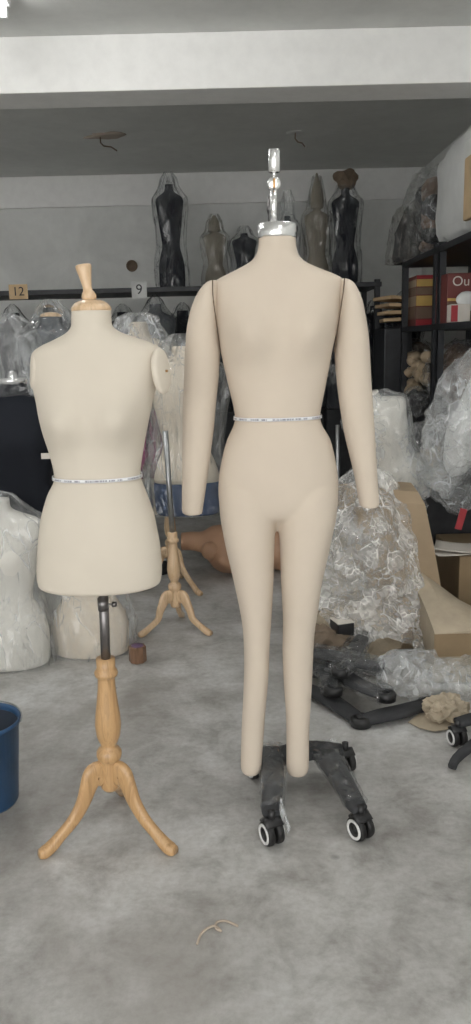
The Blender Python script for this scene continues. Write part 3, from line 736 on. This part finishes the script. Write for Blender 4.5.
# bagged cream form on a third wooden stand
Y3 = 4.15; 
S3t = P(184, 346, Y3); h3 = S3t.z-P(184, 513, Y3).z; c3 = Vector((S3t.x-.01, Y3, S3t.z-h3))
t3 = thing('wrapped_form', 'cream form with navy hem in clear plastic on maple tripod, behind the bare pole', 'dress form', (c3.x, Y3, 0))
rg = torso_rings(c3, h3, 1.0); cut = next(i for i, r in enumerate(rg) if r[0].z > c3.z+.15)
bm = NB(); loft(bm, rg[cut:]); link_mesh('torso', bm, M['cream_form'], t3)
bm = NB(); loft(bm, rg[:cut+1]); link_mesh('navy_hem', bm, M['navy'], t3)
cover(c3, h3, 1.0, None, 41, M['film'], t3, .06, .03, .05)
cb3 = Vector((P(161, 600, Y3).x, Y3, 0)); cb3.x = c3.x-.10
tripod(t3, cb3, .52, .16, .92, M['pale_maple'], .20, (math.radians(-170), math.radians(-40), math.radians(80)), Vector((c3.x-.09, Y3, c3.z+.03)), .012, pm='steel')
# magenta form
Y4 = 4.55; q = P(138, 322, Y4); c4 = Vector((q.x, Y4, q.z-.92))
c4.z = P(138, 512, Y4).z; h4 = q.z-c4.z
t4 = thing('wrapped_form', 'cream form with magenta middle in clear plastic, just behind the left form\'s waist', 'dress form', c4)
rg = torso_rings(c4, h4, 1.0); z0 = P(150, 478, Y4).z; z1 = P(150, 412, Y4).z
ia = next(i for i, r in enumerate(rg) if r[0].z > z0); ib = next(i for i, r in enumerate(rg) if r[0].z > z1)
bm = NB(); loft(bm, rg[:ia+1]); loft(bm, rg[ib:]); link_mesh('torso', bm, M['cream_form'], t4)
bm = NB(); loft(bm, rg[ia:ib+1]); link_mesh('magenta_panel', bm, M['magenta'], t4)
cover(c4, h4, 1.0, None, 44, M['film_milky'], t4, .04, .03, .05); stand(t4, c4)

# lying flesh-coloured mannequin torso
g = G(215, 579); c = Vector((g.x-.07, g.y+.14, .0))
t = thing('mannequin_torso', 'flesh-coloured plastic mannequin torso lying on the floor behind the bare tripod', 'mannequin', c)
prof = [(-.12, .050, .050, .20), (-.06, .055, .055, .20), (0, .065, .07, .19), (.06, .12, .10, .165), (.12, .14, .115, .15), (.20, .13, .11, .145), (.28, .105, .095, .14), (.36, .10, .09, .135), (.44, .125, .105, .14), (.52, .14, .115, .145), (.58, .12, .10, .14), (.60, .08, .07, .14)]
bm = NB(); rr = []
for (s, a, b, z) in crom(prof, 4):
    rr.append([c+Vector((s, b*math.sin(2*PI*k/40)*1.0, max(.004, z-.012+a*math.cos(2*PI*k/40)))) for k in range(40)])
loft(bm, rr)
for cc, A in ((c+Vector((.11, -.1, .11)), .055), (c+Vector((.17, -.06, .06)), .05)):
    for v in bm.verts:
        if v.co.y < c.y: 
            d2 = ((v.co.x-cc.x)/.05)**2+((v.co.z-cc.z)/.05)**2; v.co.y -= A*math.exp(-d2)
link_mesh('trunk', bm, M['skin'], t)
bm = NB(); q = c+Vector((.05, -.085, .15)); blob(bm, q, (.055, .055, .055), .02, 2, 3, rot=None); link_mesh('shoulder_stub', bm, M['skin'], t)

# little wooden block
g = G(137, 665); t = thing('wood_block', 'small dark brown wooden block on the floor near the tripod', 'block', g+Vector((0, .035, 0)))
bm = NB(); lathe(bm, [(0, .034), (.004, .037), (.066, .037), (.07, .034), (.07, .003)], g+Vector((0, .037, .001)), 8); link_mesh('block_body', bm, M['block'], t, False)
bm = NB(); lathe(bm, [(.0, .026), (.002, .026), (.003, .002)], g+Vector((0, .037, .071)), 20); link_mesh('purple_top', bm, simple('purple_paint', (.12, .07, .14), .6), t)

# blue bucket
e = P(19.5, 719, 2.12); zt_ = e.z; rb = .112; c = Vector((e.x-rb, 2.12, 0))
t = thing('bucket', 'blue plastic bucket on the floor at the left edge', 'bucket', c); H = zt_
bm = NB(); lathe(bm, [(.0, .004), (0, rb*.74), (.008, rb*.78), (H-.012, rb*.955), (H-.012, rb*1.0), (H, rb*1.0), (H+.001, rb*.965), (H-.01, rb*.93), (.012, rb*.74), (.010, .003)], (c.x, c.y, .001), 48); link_mesh('pail', bm, M['blue'], t)
bm = NB(); lathe(bm, [(.0, .002), (0, rb*.735), (H-.03, rb*.918), (H-.03, rb*.912), (.004, rb*.72), (.004, .002)], (c.x, c.y, .0135), 40); link_mesh('shade_liner', bm, M['pail_shade'], t)  # added liner, its dark colour stands in for shade inside the pail
bm = NB(); sweep(bm, [Vector((c.x+rb*1.02*math.cos(a), c.y+.0+rb*1.02*math.sin(a), H-.006+.012*math.sin(a))) for a in [i*PI/16 for i in range(17)]], .003, 8); link_mesh('bail_handle', bm, M['galv'], t)

# string on the floor
bm = NB(); pts = [(197, 944), (201, 934), (208, 928), (215, 926), (221, 931), (216, 928), (217, 922), (226, 921), (238, 926)]
sweep(bm, [G(a, b, .004) for a, b in crom(pts, 5)], .0028, 8); tag(link_mesh('string', bm, M['string']), 'scrap of beige string curled on the concrete in the foreground', 'string')

# ------------------------------------------------------------------ right-hand shelving
XS = 1.20; ZT = 1.81; Z2 = 1.375
yE = X(402, 300, XS).y; yP = X(434.5, 300, XS).y
posts = []
for y in (yE, yP+.035, yP-.07, 3.3): posts += [(XS+.02, y), (XR-.04, y)]
shelf_rack('black slotted-angle steel shelving along the right wall, loaded with boxes and bags', XS, XR-.02, 3.28, yE+.02, (.12, .80, Z2, ZT), posts=posts)
def on(x0, px_a, px_b, pyb, top_py, z):
    """front face on plane x=x0 between pixel columns"""
    ya = X(px_a, pyb, x0).y; yb = X(px_b, pyb, x0).y; zt_ = X((px_a+px_b)/2, top_py, x0).z
    return ya, yb, zt_
def print_box(lab, x0, pa, pb, top, bands, z=Z2, depth=.34, text=None, y_gap=0):
    ya, yb, zt_ = on(x0, pa, pb, 325, top, z); y0, y1 = min(ya, yb), max(ya, yb)
    t = thing('printed_carton', lab, 'box', (x0+depth/2, (y0+y1)/2, z))
    bm = NB(); box(bm, (x0, y0, z+.001), (x0+depth, y1, zt_), bev=.003); link_mesh('carton', bm, M[bands[0]], t, False)
    for (f0, f1, m) in bands[1]:
        H = zt_-z
        bm = NB(); box(bm, (x0-.0012, y0+.002, z+H*f0), (x0-.0002, y1-.002, z+H*f1)); 
        box(bm, (x0, y0-.0012, z+H*f0), (x0+depth-.01, y0-.0002, z+H*f1)); link_mesh('print_band', bm, M[m], t, False)
    if text: text_mesh('lettering', text, .11, M['paper'], (x0-.0018, (y0+y1)/2+.02, z+(zt_-z)*.66), Rz(-PI/2) @ Rx(PI/2), t)
def carton(lab, x0, x1, y0, y1, top, base_m, bands, text=None, side=None):
    z = Z2; t = thing('printed_carton', lab, 'box', ((x0+x1)/2, (y0+y1)/2, z))
    bm = NB(); box(bm, (x0, y0, z+.001), (x1, y1, top), bev=.003); link_mesh('carton', bm, M[base_m], t, False); H = top-z
    for (f0, f1, m) in bands:
        bm = NB(); box(bm, (x0+.002, y0-.0012, z+H*f0), (x1-.002, y0-.0002, z+H*f1)); link_mesh('print_band', bm, M[m], t, False)
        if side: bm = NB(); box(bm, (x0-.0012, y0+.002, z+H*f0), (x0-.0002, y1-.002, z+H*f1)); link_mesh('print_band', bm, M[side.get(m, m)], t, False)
    if text: text_mesh('lettering', text, .075, M['paper'], (x0+.075, y0-.003, z+H*.83), Rx(PI/2), t)
ya = X(416, 300, XS+.06).y
carton('striped red, yellow and brown carton left of the double uprights on the shelving', XS+.06, XS+.40, ya, ya+.38, P(424, 275, ya).z, 'darkred',
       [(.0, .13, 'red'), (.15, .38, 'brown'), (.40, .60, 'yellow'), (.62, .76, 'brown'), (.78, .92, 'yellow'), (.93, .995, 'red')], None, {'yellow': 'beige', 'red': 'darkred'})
ya = 4.62; xq = P(447, 300, ya).x
carton('dark red carton with white lettering, right of the double uprights on the shelving', xq, XR-.06, ya, ya+.34, P(458, 273, ya).z, 'darkred', [(.05, .42, 'brown'), (.44, .50, 'yellow')], 'Ou')
# tan slats stacked at the shelf's end
y0 = yE-.15
for i in range(4):
    bm = NB(); z = Z2+.002+i*.035+(.03 if i > 1 else 0); c = Vector((XS+.0-.02, yE+.12, z+.014))
    c = P(393, 320-i*7, yE+.25); box(bm, c-Vector((.085, .18, .012)), c+Vector((.085, .18, .012)), Rz(.1*(i-1)) @ Ry(.04*(i-1)), .003)
    tag(link_mesh('wooden_slat', bm, M['tan_card'], None, False), 'tan board at the left end of the shelving, ' + ['lowest of its stack', 'second from the bottom of its stack', 'second from the top of its stack', 'topmost of its stack'][i], 'board', 'tan boards at the shelving end')
# small cabinet that carries the boards (dark block under them)
c = P(393, 326, yE+.25)
bm = NB(); box(bm, (c.x-.10, c.y-.2, 0), (c.x+.10, c.y+.2, c.z-.0185+.0), bev=.01); tag(link_mesh('storage_locker', bm, M['black_paint'], None, False), 'narrow black locker under the tan boards at the shelving end', 'cabinet')
# red-white parcel and white bag beside the lettered carton
ya = 4.44; x0 = P(451, 320, ya).x; x1 = P(470, 320, ya).x
t = thing('small_carton', 'small red and white carton in front of the lettered dark red one', 'box', ((x0+x1)/2, ya, Z2))
bm = NB(); box(bm, (x0, ya, Z2+.001), (x1, ya+.09, Z2+.095), bev=.003); link_mesh('carton', bm, M['paper'], t, False)
bm = NB(); box(bm, (x0-.001, ya-.0012, Z2+.004), (x0+.035, ya-.0002, Z2+.09)); link_mesh('print_band', bm, M['red'], t, False)
bm = NB(); blob(bm, P(470, 302, ya+.045), (.075, .04, .055), .2, 4, 5); tag(link_mesh('white_bag', bm, M['foam'], None, False), 'crumpled white bag lying on the small red and white carton', 'bag')

# beige plastic pieces (foam hands and heads) heaped on the middle tier
random.seed(4)
heap = []
for i in range(26):
    px = 404+random.random()*26; py = 352+random.random()*50
    if py > 385: px = 402+random.random()*14
    p = X(px, py, XS+.05+.05*random.random()); heap.append(p)
hp = thing('beige_bundle', 'heap of bagged beige plastic pieces on the middle tier, left of the uprights', 'bundle', X(417, 400, XS+.1))
for i, p in enumerate(heap):
    bm = NB(); blob(bm, p, (.042, .045, .036), .15, i, 3, fs=10, rot=Rz(i)); link_mesh('beige_piece', bm, M['beige'], hp)
bm = NB(); a = X(418, 370, XS+.20); a.z = 1.065; blob(bm, a, (.13, .22, .20), .12, 3, 4, fs=5); link_mesh('bundle_core', bm, M['brown_cloth'], hp, False)
bm = NB(); a = X(418, 375, XS+.17); a.z = 1.07; blob(bm, a, (.17, .25, .23), .10, 7, 5, fs=8); link_mesh('bundle_bag', bm, M['film_thin'], hp, False)
hp2 = thing('brown_bundle', 'brown bagged bundle on the middle tier, right of the uprights', 'bundle', X(455, 380, XS+.1))
bm = NB(); a = X(462, 376, XS+.25); a.z = 1.06; blob(bm, a, (.19, .28, .19), .15, 13, 4, fs=6); link_mesh('bundle_core', bm, M['brown'], hp2, False)
bm = NB(); blob(bm, a-Vector((.02, 0, 0)), (.20, .31, .22), .12, 17, 5, fs=8); link_mesh('bundle_bag', bm, M['film_thin'], hp2, False)
t = thing('black_bundle', 'glossy black bagged ball under the beige heap on the shelving', 'bundle', X(416, 420, XS))
a = X(417, 409, XS+.02); bm = NB(); blob(bm, a, (.10, .12, .12), .2, 21, 4, fs=12); link_mesh('bundle_core', bm, M['junk_dark'], t, False)
bm = NB(); blob(bm, a, (.115, .135, .135), .22, 25, 4, fs=14); link_mesh('bundle_bag', bm, M['film_thin'], t, False)
# things below the middle tier: dark sacks
for i, (px, py, rr, lab) in enumerate([(405, 455, .15, 'black bin-bag sack low on the shelving, behind the leaning white form'), (425, 470, .16, 'black sack beside the cardboard on the right, under the shelving tiers'), (385, 500, .16, 'black sack on the floor behind the big plastic heap')]):
    a = P(px, py, 4.6-.2*i); bm = NB(); blob(bm, a, (rr, rr, rr*1.6), .18, 30+i, 4, fs=7); tag(link_mesh('black_sack', bm, M['junk_dark'], None, False), lab, 'sack', 'black sacks by the shelving')

# top tier: black bagged form, clear bag of brown pieces, white foam
t = thing('wrapped_form', 'black form in grey plastic at the far end of the top tier', 'dress form', (1.27, 5.55, ZT))
a = X(409, 238, 1.27); bm = NB(); blob(bm, a+Vector((0, 0, -.02)), (.10, .14, .26), .10, 151, 4, fs=5, floor=ZT, rot=Ry(.18)); link_mesh('torso', bm, M['black_form'], t)
bm = NB(); blob(bm, a+Vector((.01, 0, .03)), (.135, .18, .36), .16, 153, 5, fs=5, floor=ZT, rot=Ry(.22)); link_mesh('plastic_cover', bm, M['film_brown'], t)
t = thing('clear_bag', 'tall clear bag of black and brown pieces left of the white foam', 'bag', (XS+.2, 4.95, ZT))
for i in range(7):
    p = X(430+4*math.sin(i*2.2), 245-i*9, XS+.16); bm = NB(); blob(bm, p, (.07, .10, .05), .2, 60+i, 3, fs=9, rot=Rx(.4*i)); link_mesh('packed_piece', bm, M['junk_dark'] if i % 3 else M['brown'], t, False)
a = X(429, 222, XS+.17); bm = NB(); blob(bm, a, (.15, .30, .33), .12, 71, 5, fs=7, squash=2.6, floor=ZT); link_mesh('bag_skin', bm, M['film_thin'], t, False)
t = thing('foam_block', 'white wrapped foam block with tan side panel at the right edge, on the top tier', 'foam block', (1.4, 4.1, ZT))
ya = X(446, 245, XS+.1).y
bm = NB(); zt_ = X(452, 152, XS+.1).z
blob(bm, (XS+.16, ya-.42, (ZT+zt_)/2+.005), (.15, .44, (zt_-ZT)/2), .07, 161, 5, floor=ZT, fs=5, squash=4.5)
link_mesh('foam', bm, M['foam'], t)
yp = X(463, 210, XS-.01).y
bm = NB(); box(bm, (XS-.012, yp-.42, ZT+.06), (XS+.02, yp, ZT+.36), bev=.012); link_mesh('tan_panel', bm, M['tan_card'], t, False)

# ------------------------------------------------------------------ heap on the right
# another pole stand behind the right form
g = P(337.5, 425, 4.2); t = thing('pole_stand', 'plain grey steel pole stand behind the full-body form\'s right arm', 'stand', (g.x, 4.2, 0))
bm = NB(); sweep(bm, [Vector((g.x+.01, 4.2, .02)), g], .011, 12); link_mesh('pole', bm, M['galv'], t)
bm = NB(); lathe(bm, [(0, .14), (.01, .14), (.025, .04), (.025, .002)], (g.x+.01, 4.2, .001), 28); link_mesh('foot_plate', bm, M['black_paint'], t)
# leaning white bagged torso
c = P(405, 500, 3.75)
bagged('wrapped_form', 'white bagged torso leaning among the bags right of the full-body form\'s arm', c, .55, .8, M['white_form'], M['film_milky'], 77, rot=Ry(-.35) @ Rx(.1), gather=-.02, loose=.01, amp=.02)
# big cardboard box and draped plastic
t = thing('cardboard_box', 'tall brown cardboard box under the plastic heap on the right', 'box', (.62, 3.2, 0))
a = P(383, 640, 3.2); 
bx = P(392, 500, 3.2); x_l = P(352, 560, 3.2).x; x_r = P(412, 560, 3.2).x; z_t = P(400, 500, 3.2).z
bm = NB(); box(bm, (x_l, 3.2, .002), (x_r, 3.62, z_t), Rz(.10) , .006); link_mesh('carton', bm, M['cardboard'], t, False)
bm = NB(); rings = []
for (px, py, w_, Y) in ((418, 490, 26, 3.22), (425, 502, 30, 3.20), (434, 545, 34, 3.18), (442, 590, 40, 3.17), (447, 640, 44, 3.17)):
    a = P(px-w_, py, Y); b = P(px, py+2, Y); rings.append([a, b, b+Vector((.02, .22, 0)), a+Vector((.02, .22, 0))])
loft(bm, rings); link_mesh('side_flap', bm, M['cardboard'], t, False)

# padded tan board box in front at the right edge
t = thing('kraft_carton', 'tan kraft carton with bulging top at the right edge, partly under plastic', 'box', (.85, 2.85, 0))
A = [(423, 652), (480, 635)]; zt_ = .0
Yk = 2.86; xa = P(440, 640, Yk).x; xb = xa+.42
zA = P(440, 648, Yk).z; 
bm = NB(); n = 14
rings = []
for i in range(n+1):
    s = i/n; yy = Yk+.40*s; zF = P(440, 634, Yk).z; zB = P(440, 562, Yk+.40).z; zz = zF+(zB-zF)*math.sin(s*PI/2)**.9
    xl = xa-.02-.06*s; top = [Vector((xl+(xb-xl)*f, yy, max(.06, zz+.012*math.sin(PI*f)-dr*s))) for f, dr in ((1, .42), (.8, .34), (.6, .25), (.42, .17), (.28, .09), (.14, .02), (0, 0))]
    rings.append([Vector((xa-.02, yy, .003)), Vector((xb, yy, .003))]+top)
loft(bm, rings); link_mesh('carton', bm, M['kraft'], t, False)
bm = NB(); z0 = P(440, 634, Yk).z; box(bm, (xa-.022, Yk-.004, z0-.09), (xb+.002, Yk-.001, z0)); link_mesh('front_flap', bm, M['card_dark'], t, False)

def sheet(name, lab, mtl, cat, pxs, pys, Yf, amp, seed, nu=46, nv=60, thick=None, fs=9, parent=None):
    """draped crumpled plastic sheet. Yf(u,v)->world Y. outline from corner columns"""
    bm = NB(); V = []
    for j in range(nv+1):
        v = j/nv; row = []
        for i in range(nu+1):
            u = i/nu
            pl, pr = pxs(v); px = pl+(pr-pl)*u; py = pys(u, v)
            p = P(px, py, Yf(u, v))
            k = rid(p, fs, seed)*.5+rid(p, fs*2.4, seed+3)*.32+rid(p, fs*6, seed+7)*.18-.55
            p += Vector((noise.noise(p*fs*1.5+Vector((seed, 1, 0)))*amp*.6, -k*amp*2, noise.noise(p*fs*1.6+Vector((3, seed, 0)))*amp*.6))
            p.z = max(.006, p.z); row.append(bm.verts.new(p))
        V.append(row)
    for j in range(nv):
        for i in range(nu):
            bm.faces.new((V[j][i], V[j][i+1], V[j+1][i+1], V[j+1][i]))
    o = link_mesh(name, bm, mtl, parent, False)
    if lab: tag(o, lab, cat)
    return o
# heap of film in front of the box
def hx(v):
    L = 336-24*min(1, v*1.5)**.8; R = 398+32*min(1, v*1.3)**.7
    if v > .62: L += 30*(v-.62)/.38; 
    return (L, R)
sheet('plastic_sheet', 'big crumpled clear plastic sheet heaped over the cardboard box on the right', M['film_heap'], 'plastic sheet', hx,
      lambda u, v: 482-20*math.sin(PI*u)+v*176, lambda u, v: 3.28-.30*v-.20*math.sin(PI*u)*math.sin(PI*min(1, v*1.2)), .030, 3)
t = thing('plastic_bag', 'puffed clear plastic bag at the left of the heap, behind the full-body form\'s thigh', 'plastic bag', P(340, 600, 3.15))
bm = NB(); blob(bm, P(338, 575, 3.25), (.15, .15, .26), .25, 92, 5, fs=9); link_mesh('bag_skin', bm, M['film_milky'], t, False)
bm = NB(); blob(bm, P(340, 585, 3.27), (.11, .11, .20), .2, 93, 4, fs=8); link_mesh('packed_piece', bm, M['kraft'], t, False)
bm = NB(); blob(bm, P(352, 630, 3.2), (.20, .14, .16), .22, 95, 4, fs=8, floor=0); tag(link_mesh('kraft_wrapping', bm, M['kraft'], None, False), 'crumpled kraft wrapping under the clear plastic heap', 'wrapping paper')
t = thing('plastic_bag', 'blue-tinted clear bag bulging above the heap, behind the right arm\'s hand end', 'plastic bag', P(385, 500, 3.8))
bm = NB(); blob(bm, P(377, 508, 3.82), (.22, .15, .22), .15, 96, 5, fs=8); link_mesh('bag_skin', bm, M['film_milky'], t, False)
# lower bags
def lump(name, lab, cat, px, py, Y, r, m, seed, amp=.2, fs=9, sub=5, floor=0.0, sq=2.0):
    bm = NB(); blob(bm, P(px, py, Y), r, amp, seed, sub, floor=floor, fs=fs, squash=sq)
    return tag(link_mesh(name, bm, m, None, False), lab, cat)
lump('plastic_bag', 'flat milky plastic bag on the floor in front of the kraft carton', 'plastic bag', 413, 672, 2.72, (.13, .09, .085), M['film_milky'], 101, .22)
lump('plastic_bag', 'milky plastic bag on the floor at the right edge, under the kraft carton', 'plastic bag', 466, 680, 2.70, (.13, .10, .075), M['film_milky'], 103, .22)
lump('crumpled_paper', 'crumpled tan paper on the floor beside the rolling base at the right edge', 'paper', 446, 708, 2.56, (.070, .055, .042), M['kraft'], 105, .30, 30)
bm = NB(); pts = [(408, 722), (420, 713), (440, 712), (452, 718), (450, 729), (434, 731), (420, 728)]
vs = [bm.verts.new(G(a, b, .006+.004*(i % 2))) for i, (a, b) in enumerate(pts)]; bm.faces.new(vs); o = tag(link_mesh('paper_scrap', bm, M['kraft'], None, False), 'flat beige paper scrap on the floor below the crumpled paper', 'paper'); s = o.modifiers.new('t', 'SOLIDIFY'); s.thickness = .002
# brown cloth + small black box
lump('brown_cloth', 'dark brown cloth bundle on the floor right of the full-body form\'s calf', 'cloth', 326, 640, 3.0, (.10, .10, .055), M['brown_cloth'], 110, .3, 10)
c = P(342, 628, 3.02); bm = NB(); box(bm, c-Vector((.035, .04, .022)), c+Vector((.035, .04, .03)), Rz(.3), .004); 
tb = thing('black_case', 'small black case with white lid on the brown bundle', 'box', c-Vector((0, 0, .022))); link_mesh('case_body', bm, M['black_plastic'], tb, False)
bm = NB(); box(bm, c+Vector((-.036, -.041, .031)), c+Vector((.036, .041, .036)), Rz(.3), .002); link_mesh('lid', bm, M['paper'], tb, False)

# spare castor bases piled on the floor (no wheels), wrapped in dark film
def spare(lab, c, yaw, z, s=1.0, seed=0, wrapd=True):
    t = thing('spare_base', lab, 'base', c, 'spare black bases')
    bm = NB(); R3 = Rz(yaw)
    def q(x, y, dz=0): v = R3 @ Vector((x*s, y*s, 0)); return Vector((c.x+v.x, c.y+v.y, z+dz))
    limb(bm, [q(-.24, -.15), q(-.14, -.06, .014), q(0, 0, .02), q(.14, .06, .014), q(.24, .15)], [(.026, .012), (.025, .015), (.034, .017), (.025, .015), (.026, .012)])
    limb(bm, [q(-.24, .15), q(-.14, .06, .014), q(0, 0, .02), q(.14, -.06, .014), q(.24, -.15)], [(.026, .012), (.025, .015), (.034, .017), (.025, .015), (.026, .012)])
    link_mesh('cross_frame', bm, M['black_cloth'], t)
    for x, y in ((-.24, -.15), (.24, .15), (-.24, .15), (.24, -.15)):
        bm = NB(); lathe(bm, [(-.013, .029), (.010, .030), (.016, .024), (.016, .012), (.006, .010), (.006, .001)], q(x, y), 20); link_mesh('castor_socket', bm, M['black_plastic'], t)
    bm = NB(); lathe(bm, [(.03, .028), (.06, .026), (.06, .014), (.03, .012)], q(0, 0), 20); link_mesh('post_socket', bm, M['black_plastic'], t)
    if wrapd:
        b2 = wrap([q(-.2, -.13, .004), q(-.1, -.05, .014), q(0, 0, .02), q(.1, .05, .014), q(.2, .13, .004)], [(.036, .022)]*5, seed, .006); link_mesh('plastic_wrap', b2, M['film_dark'], t, False)
    return t
def px_base(lab, z, arms, sockets, w, seed, wrapd):
    t = thing('spare_base', lab, 'base', G(arms[0][1][0], arms[0][1][1], z), 'spare black bases')
    bm = NB()
    for arm in arms:
        pts = [G(a, b, z+.012*math.sin(PI*i/(len(arm)-1))) for i, (a, b) in enumerate(arm)]
        limb(bm, pts, [(w*(.85 if i in (0, len(arm)-1) else 1.1), .015) for i in range(len(arm))])
    fo = link_mesh('cross_frame', bm, M['black_cloth'], t)
    for a, b in sockets:
        c = G(a, b, z); bm = NB(); lathe(bm, [(-.014, w*1.15), (.008, w*1.2), (.017, w), (.017, .014), (.006, .012), (.006, .001)], c, 22); link_mesh('castor_socket', bm, M['black_plastic'], t)
    if wrapd:
        for arm in arms:
            pts = [G(a, b, z+.004+.012*math.sin(PI*i/(len(arm)-1))) for i, (a, b) in enumerate(arm)]
            link_mesh('plastic_wrap', wrap(pts, [(w*1.5, .026)]*len(arm), seed, .010), M['film_dark'], fo, False)
    return t
px_base('black castor base with a rounded foot in front, lowest of the spare bases', .018, [[(294, 686), (318, 693), (338, 705), (361, 721)], [(361, 721), (380, 716), (402, 711), (430, 703)]], [(361, 721), (428, 704)], .032, 1, False)
px_base('black castor base wrapped in film, middle one of the spare bases', .075, [[(300, 660), (330, 668), (358, 684), (386, 696)], [(318, 648), (326, 665), (330, 680), (333, 690)]], [(386, 696), (333, 690)], .030, 2, True)
px_base('film-wrapped black castor base, topmost of the spare bases against the plastic heap', .135, [[(305, 652), (330, 655), (355, 662), (384, 668)], [(366, 632), (356, 648), (348, 662), (338, 672)]], [(340, 672)], .028, 3, True)
lump('dark_wrap', 'crumpled smoky plastic tangled between the spare black bases', 'plastic sheet', 345, 672, 2.98, (.16, .09, .07), M['film_dark'], 120, .3, 12)
# rolling base at the right edge
g = G(457, 745); t = thing('rolling_base', 'black rolling base cut off by the right edge, one white-ringed wheel showing', 'base', (g.x+.12, g.y, 0))
castor(t, g, PI+.25, .030)
bm = NB(); limb(bm, [up(g, .078), up(g, .084)+Vector((.07, .02, 0)), up(g, .09)+Vector((.16, .01, 0)), up(g, .085)+Vector((.30, .05, 0))], [(.024, .011), (.026, .014), (.034, .018), (.024, .012)])
e = G(452, 772); limb(bm, [up(e, .018), up(e, .035)+Vector((.04, .045, 0)), up(g, .08)+Vector((.16, .01, 0))], [(.013, .012), (.014, .013), (.022, .014)]); link_mesh('base_frame', bm, M['black_cloth'], t)
g2 = g+Vector((.30, .05, 0)); castor(t, g2, PI+.25, .030)

# right edge: carton stack with a hanging clear bag, papers, red tag
t = thing('cardboard_box', 'brown carton under the loose papers at the right edge', 'box', (1.2, 3.6, 0))
a = P(452, 545, 3.55); bm = NB(); box(bm, (a.x, 3.42, .002), (1.185, 3.85, a.z-.02), bev=.006); link_mesh('carton', bm, M['card_dark'], t, False)
for i, (px, py, rz_, lab) in enumerate([(455, 540, .2, 'white printed paper lying on the carton at the right edge, lower sheet'), (463, 532, -.3, 'cream paper sheet on top of the printed one at the right edge')]):
    c = P(px, py, 3.50); c.z = a.z-.018+.012*i+.004; bm = NB()
    n = 8; V = [[bm.verts.new(c+Rz(rz_) @ Vector(((u/n-.5)*.24, (v/n-.5)*.17, .002+.02*(u/n-.5)**2*(1+i)))) for u in range(n+1)] for v in range(n+1)]
    for v in range(n):
        for u in range(n): bm.faces.new((V[v][u], V[v][u+1], V[v+1][u+1], V[v+1][u]))
    o = tag(link_mesh('paper_sheet', bm, M['paper'], None), lab, 'paper', 'papers on the carton'); s = o.modifiers.new('t', 'SOLIDIFY'); s.thickness = .0015
c = P(461, 518, 3.6); bm = NB(); box(bm, c-Vector((.016, .005, .055)), c+Vector((.016, .005, .045)), Ry(.25), .003); tag(link_mesh('red_packet', bm, M['red'], None, False), 'small bright red packet standing behind the papers at the right edge', 'packet')
t = thing('hanging_bag', 'long clear plastic bag with white contents hanging from the shelving at the right edge', 'plastic bag', P(465, 480, 3.7))
bm = NB(); blob(bm, P(462, 420, 3.55), (.15, .13, .34), .16, 131, 5, fs=6, rot=Ry(.35)); link_mesh('bag_skin', bm, M['film_milky'], t, False)
bm = NB(); blob(bm, P(472, 420, 3.6), (.09, .09, .26), .12, 133, 4, fs=6, rot=Ry(.3)); link_mesh('white_contents', bm, M['foam'], t, False)
lump('plastic_bag', 'crinkled clear bag under the hanging bag, above the red packet', 'plastic bag', 456, 480, 3.7, (.12, .12, .14), M['film_milky'], 137, .25, 9, 5, None)
lump('film_tangle', 'loose clear film tangle between the leaning white form and the hanging bag', 'plastic bag', 432, 445, 3.9, (.14, .12, .12), M['film'], 139, .25, 9, 5, None)
lump('kraft_wrapping', 'brown kraft paper under the film tangle by the shelving', 'wrapping paper', 436, 462, 3.98, (.12, .1, .07), M['kraft'], 141, .25, 9, 4, None)
bm = NB(); a = P(440, 480, 4.05); box(bm, (a.x-.22, 3.9, .002), (a.x+.2, 4.25, a.z), bev=.008); tag(link_mesh('black_crate', bm, M['black_cloth'], None, False), 'black crate on the floor carrying the kraft paper and film by the shelving', 'crate')

# ------------------------------------------------------------------ light
w = bpy.data.worlds.new('world'); SC.world = w; w.use_nodes = True
bg = w.node_tree.nodes['Background']; bg.inputs[0].default_value = (1, .985, .965, 1); bg.inputs[1].default_value = 2.8
SC.view_settings.view_transform = 'Standard'; SC.view_settings.look = 'None'; SC.view_settings.gamma = 1
SC.view_settings.use_curve_mapping = False
SC.view_settings.exposure = 0.25
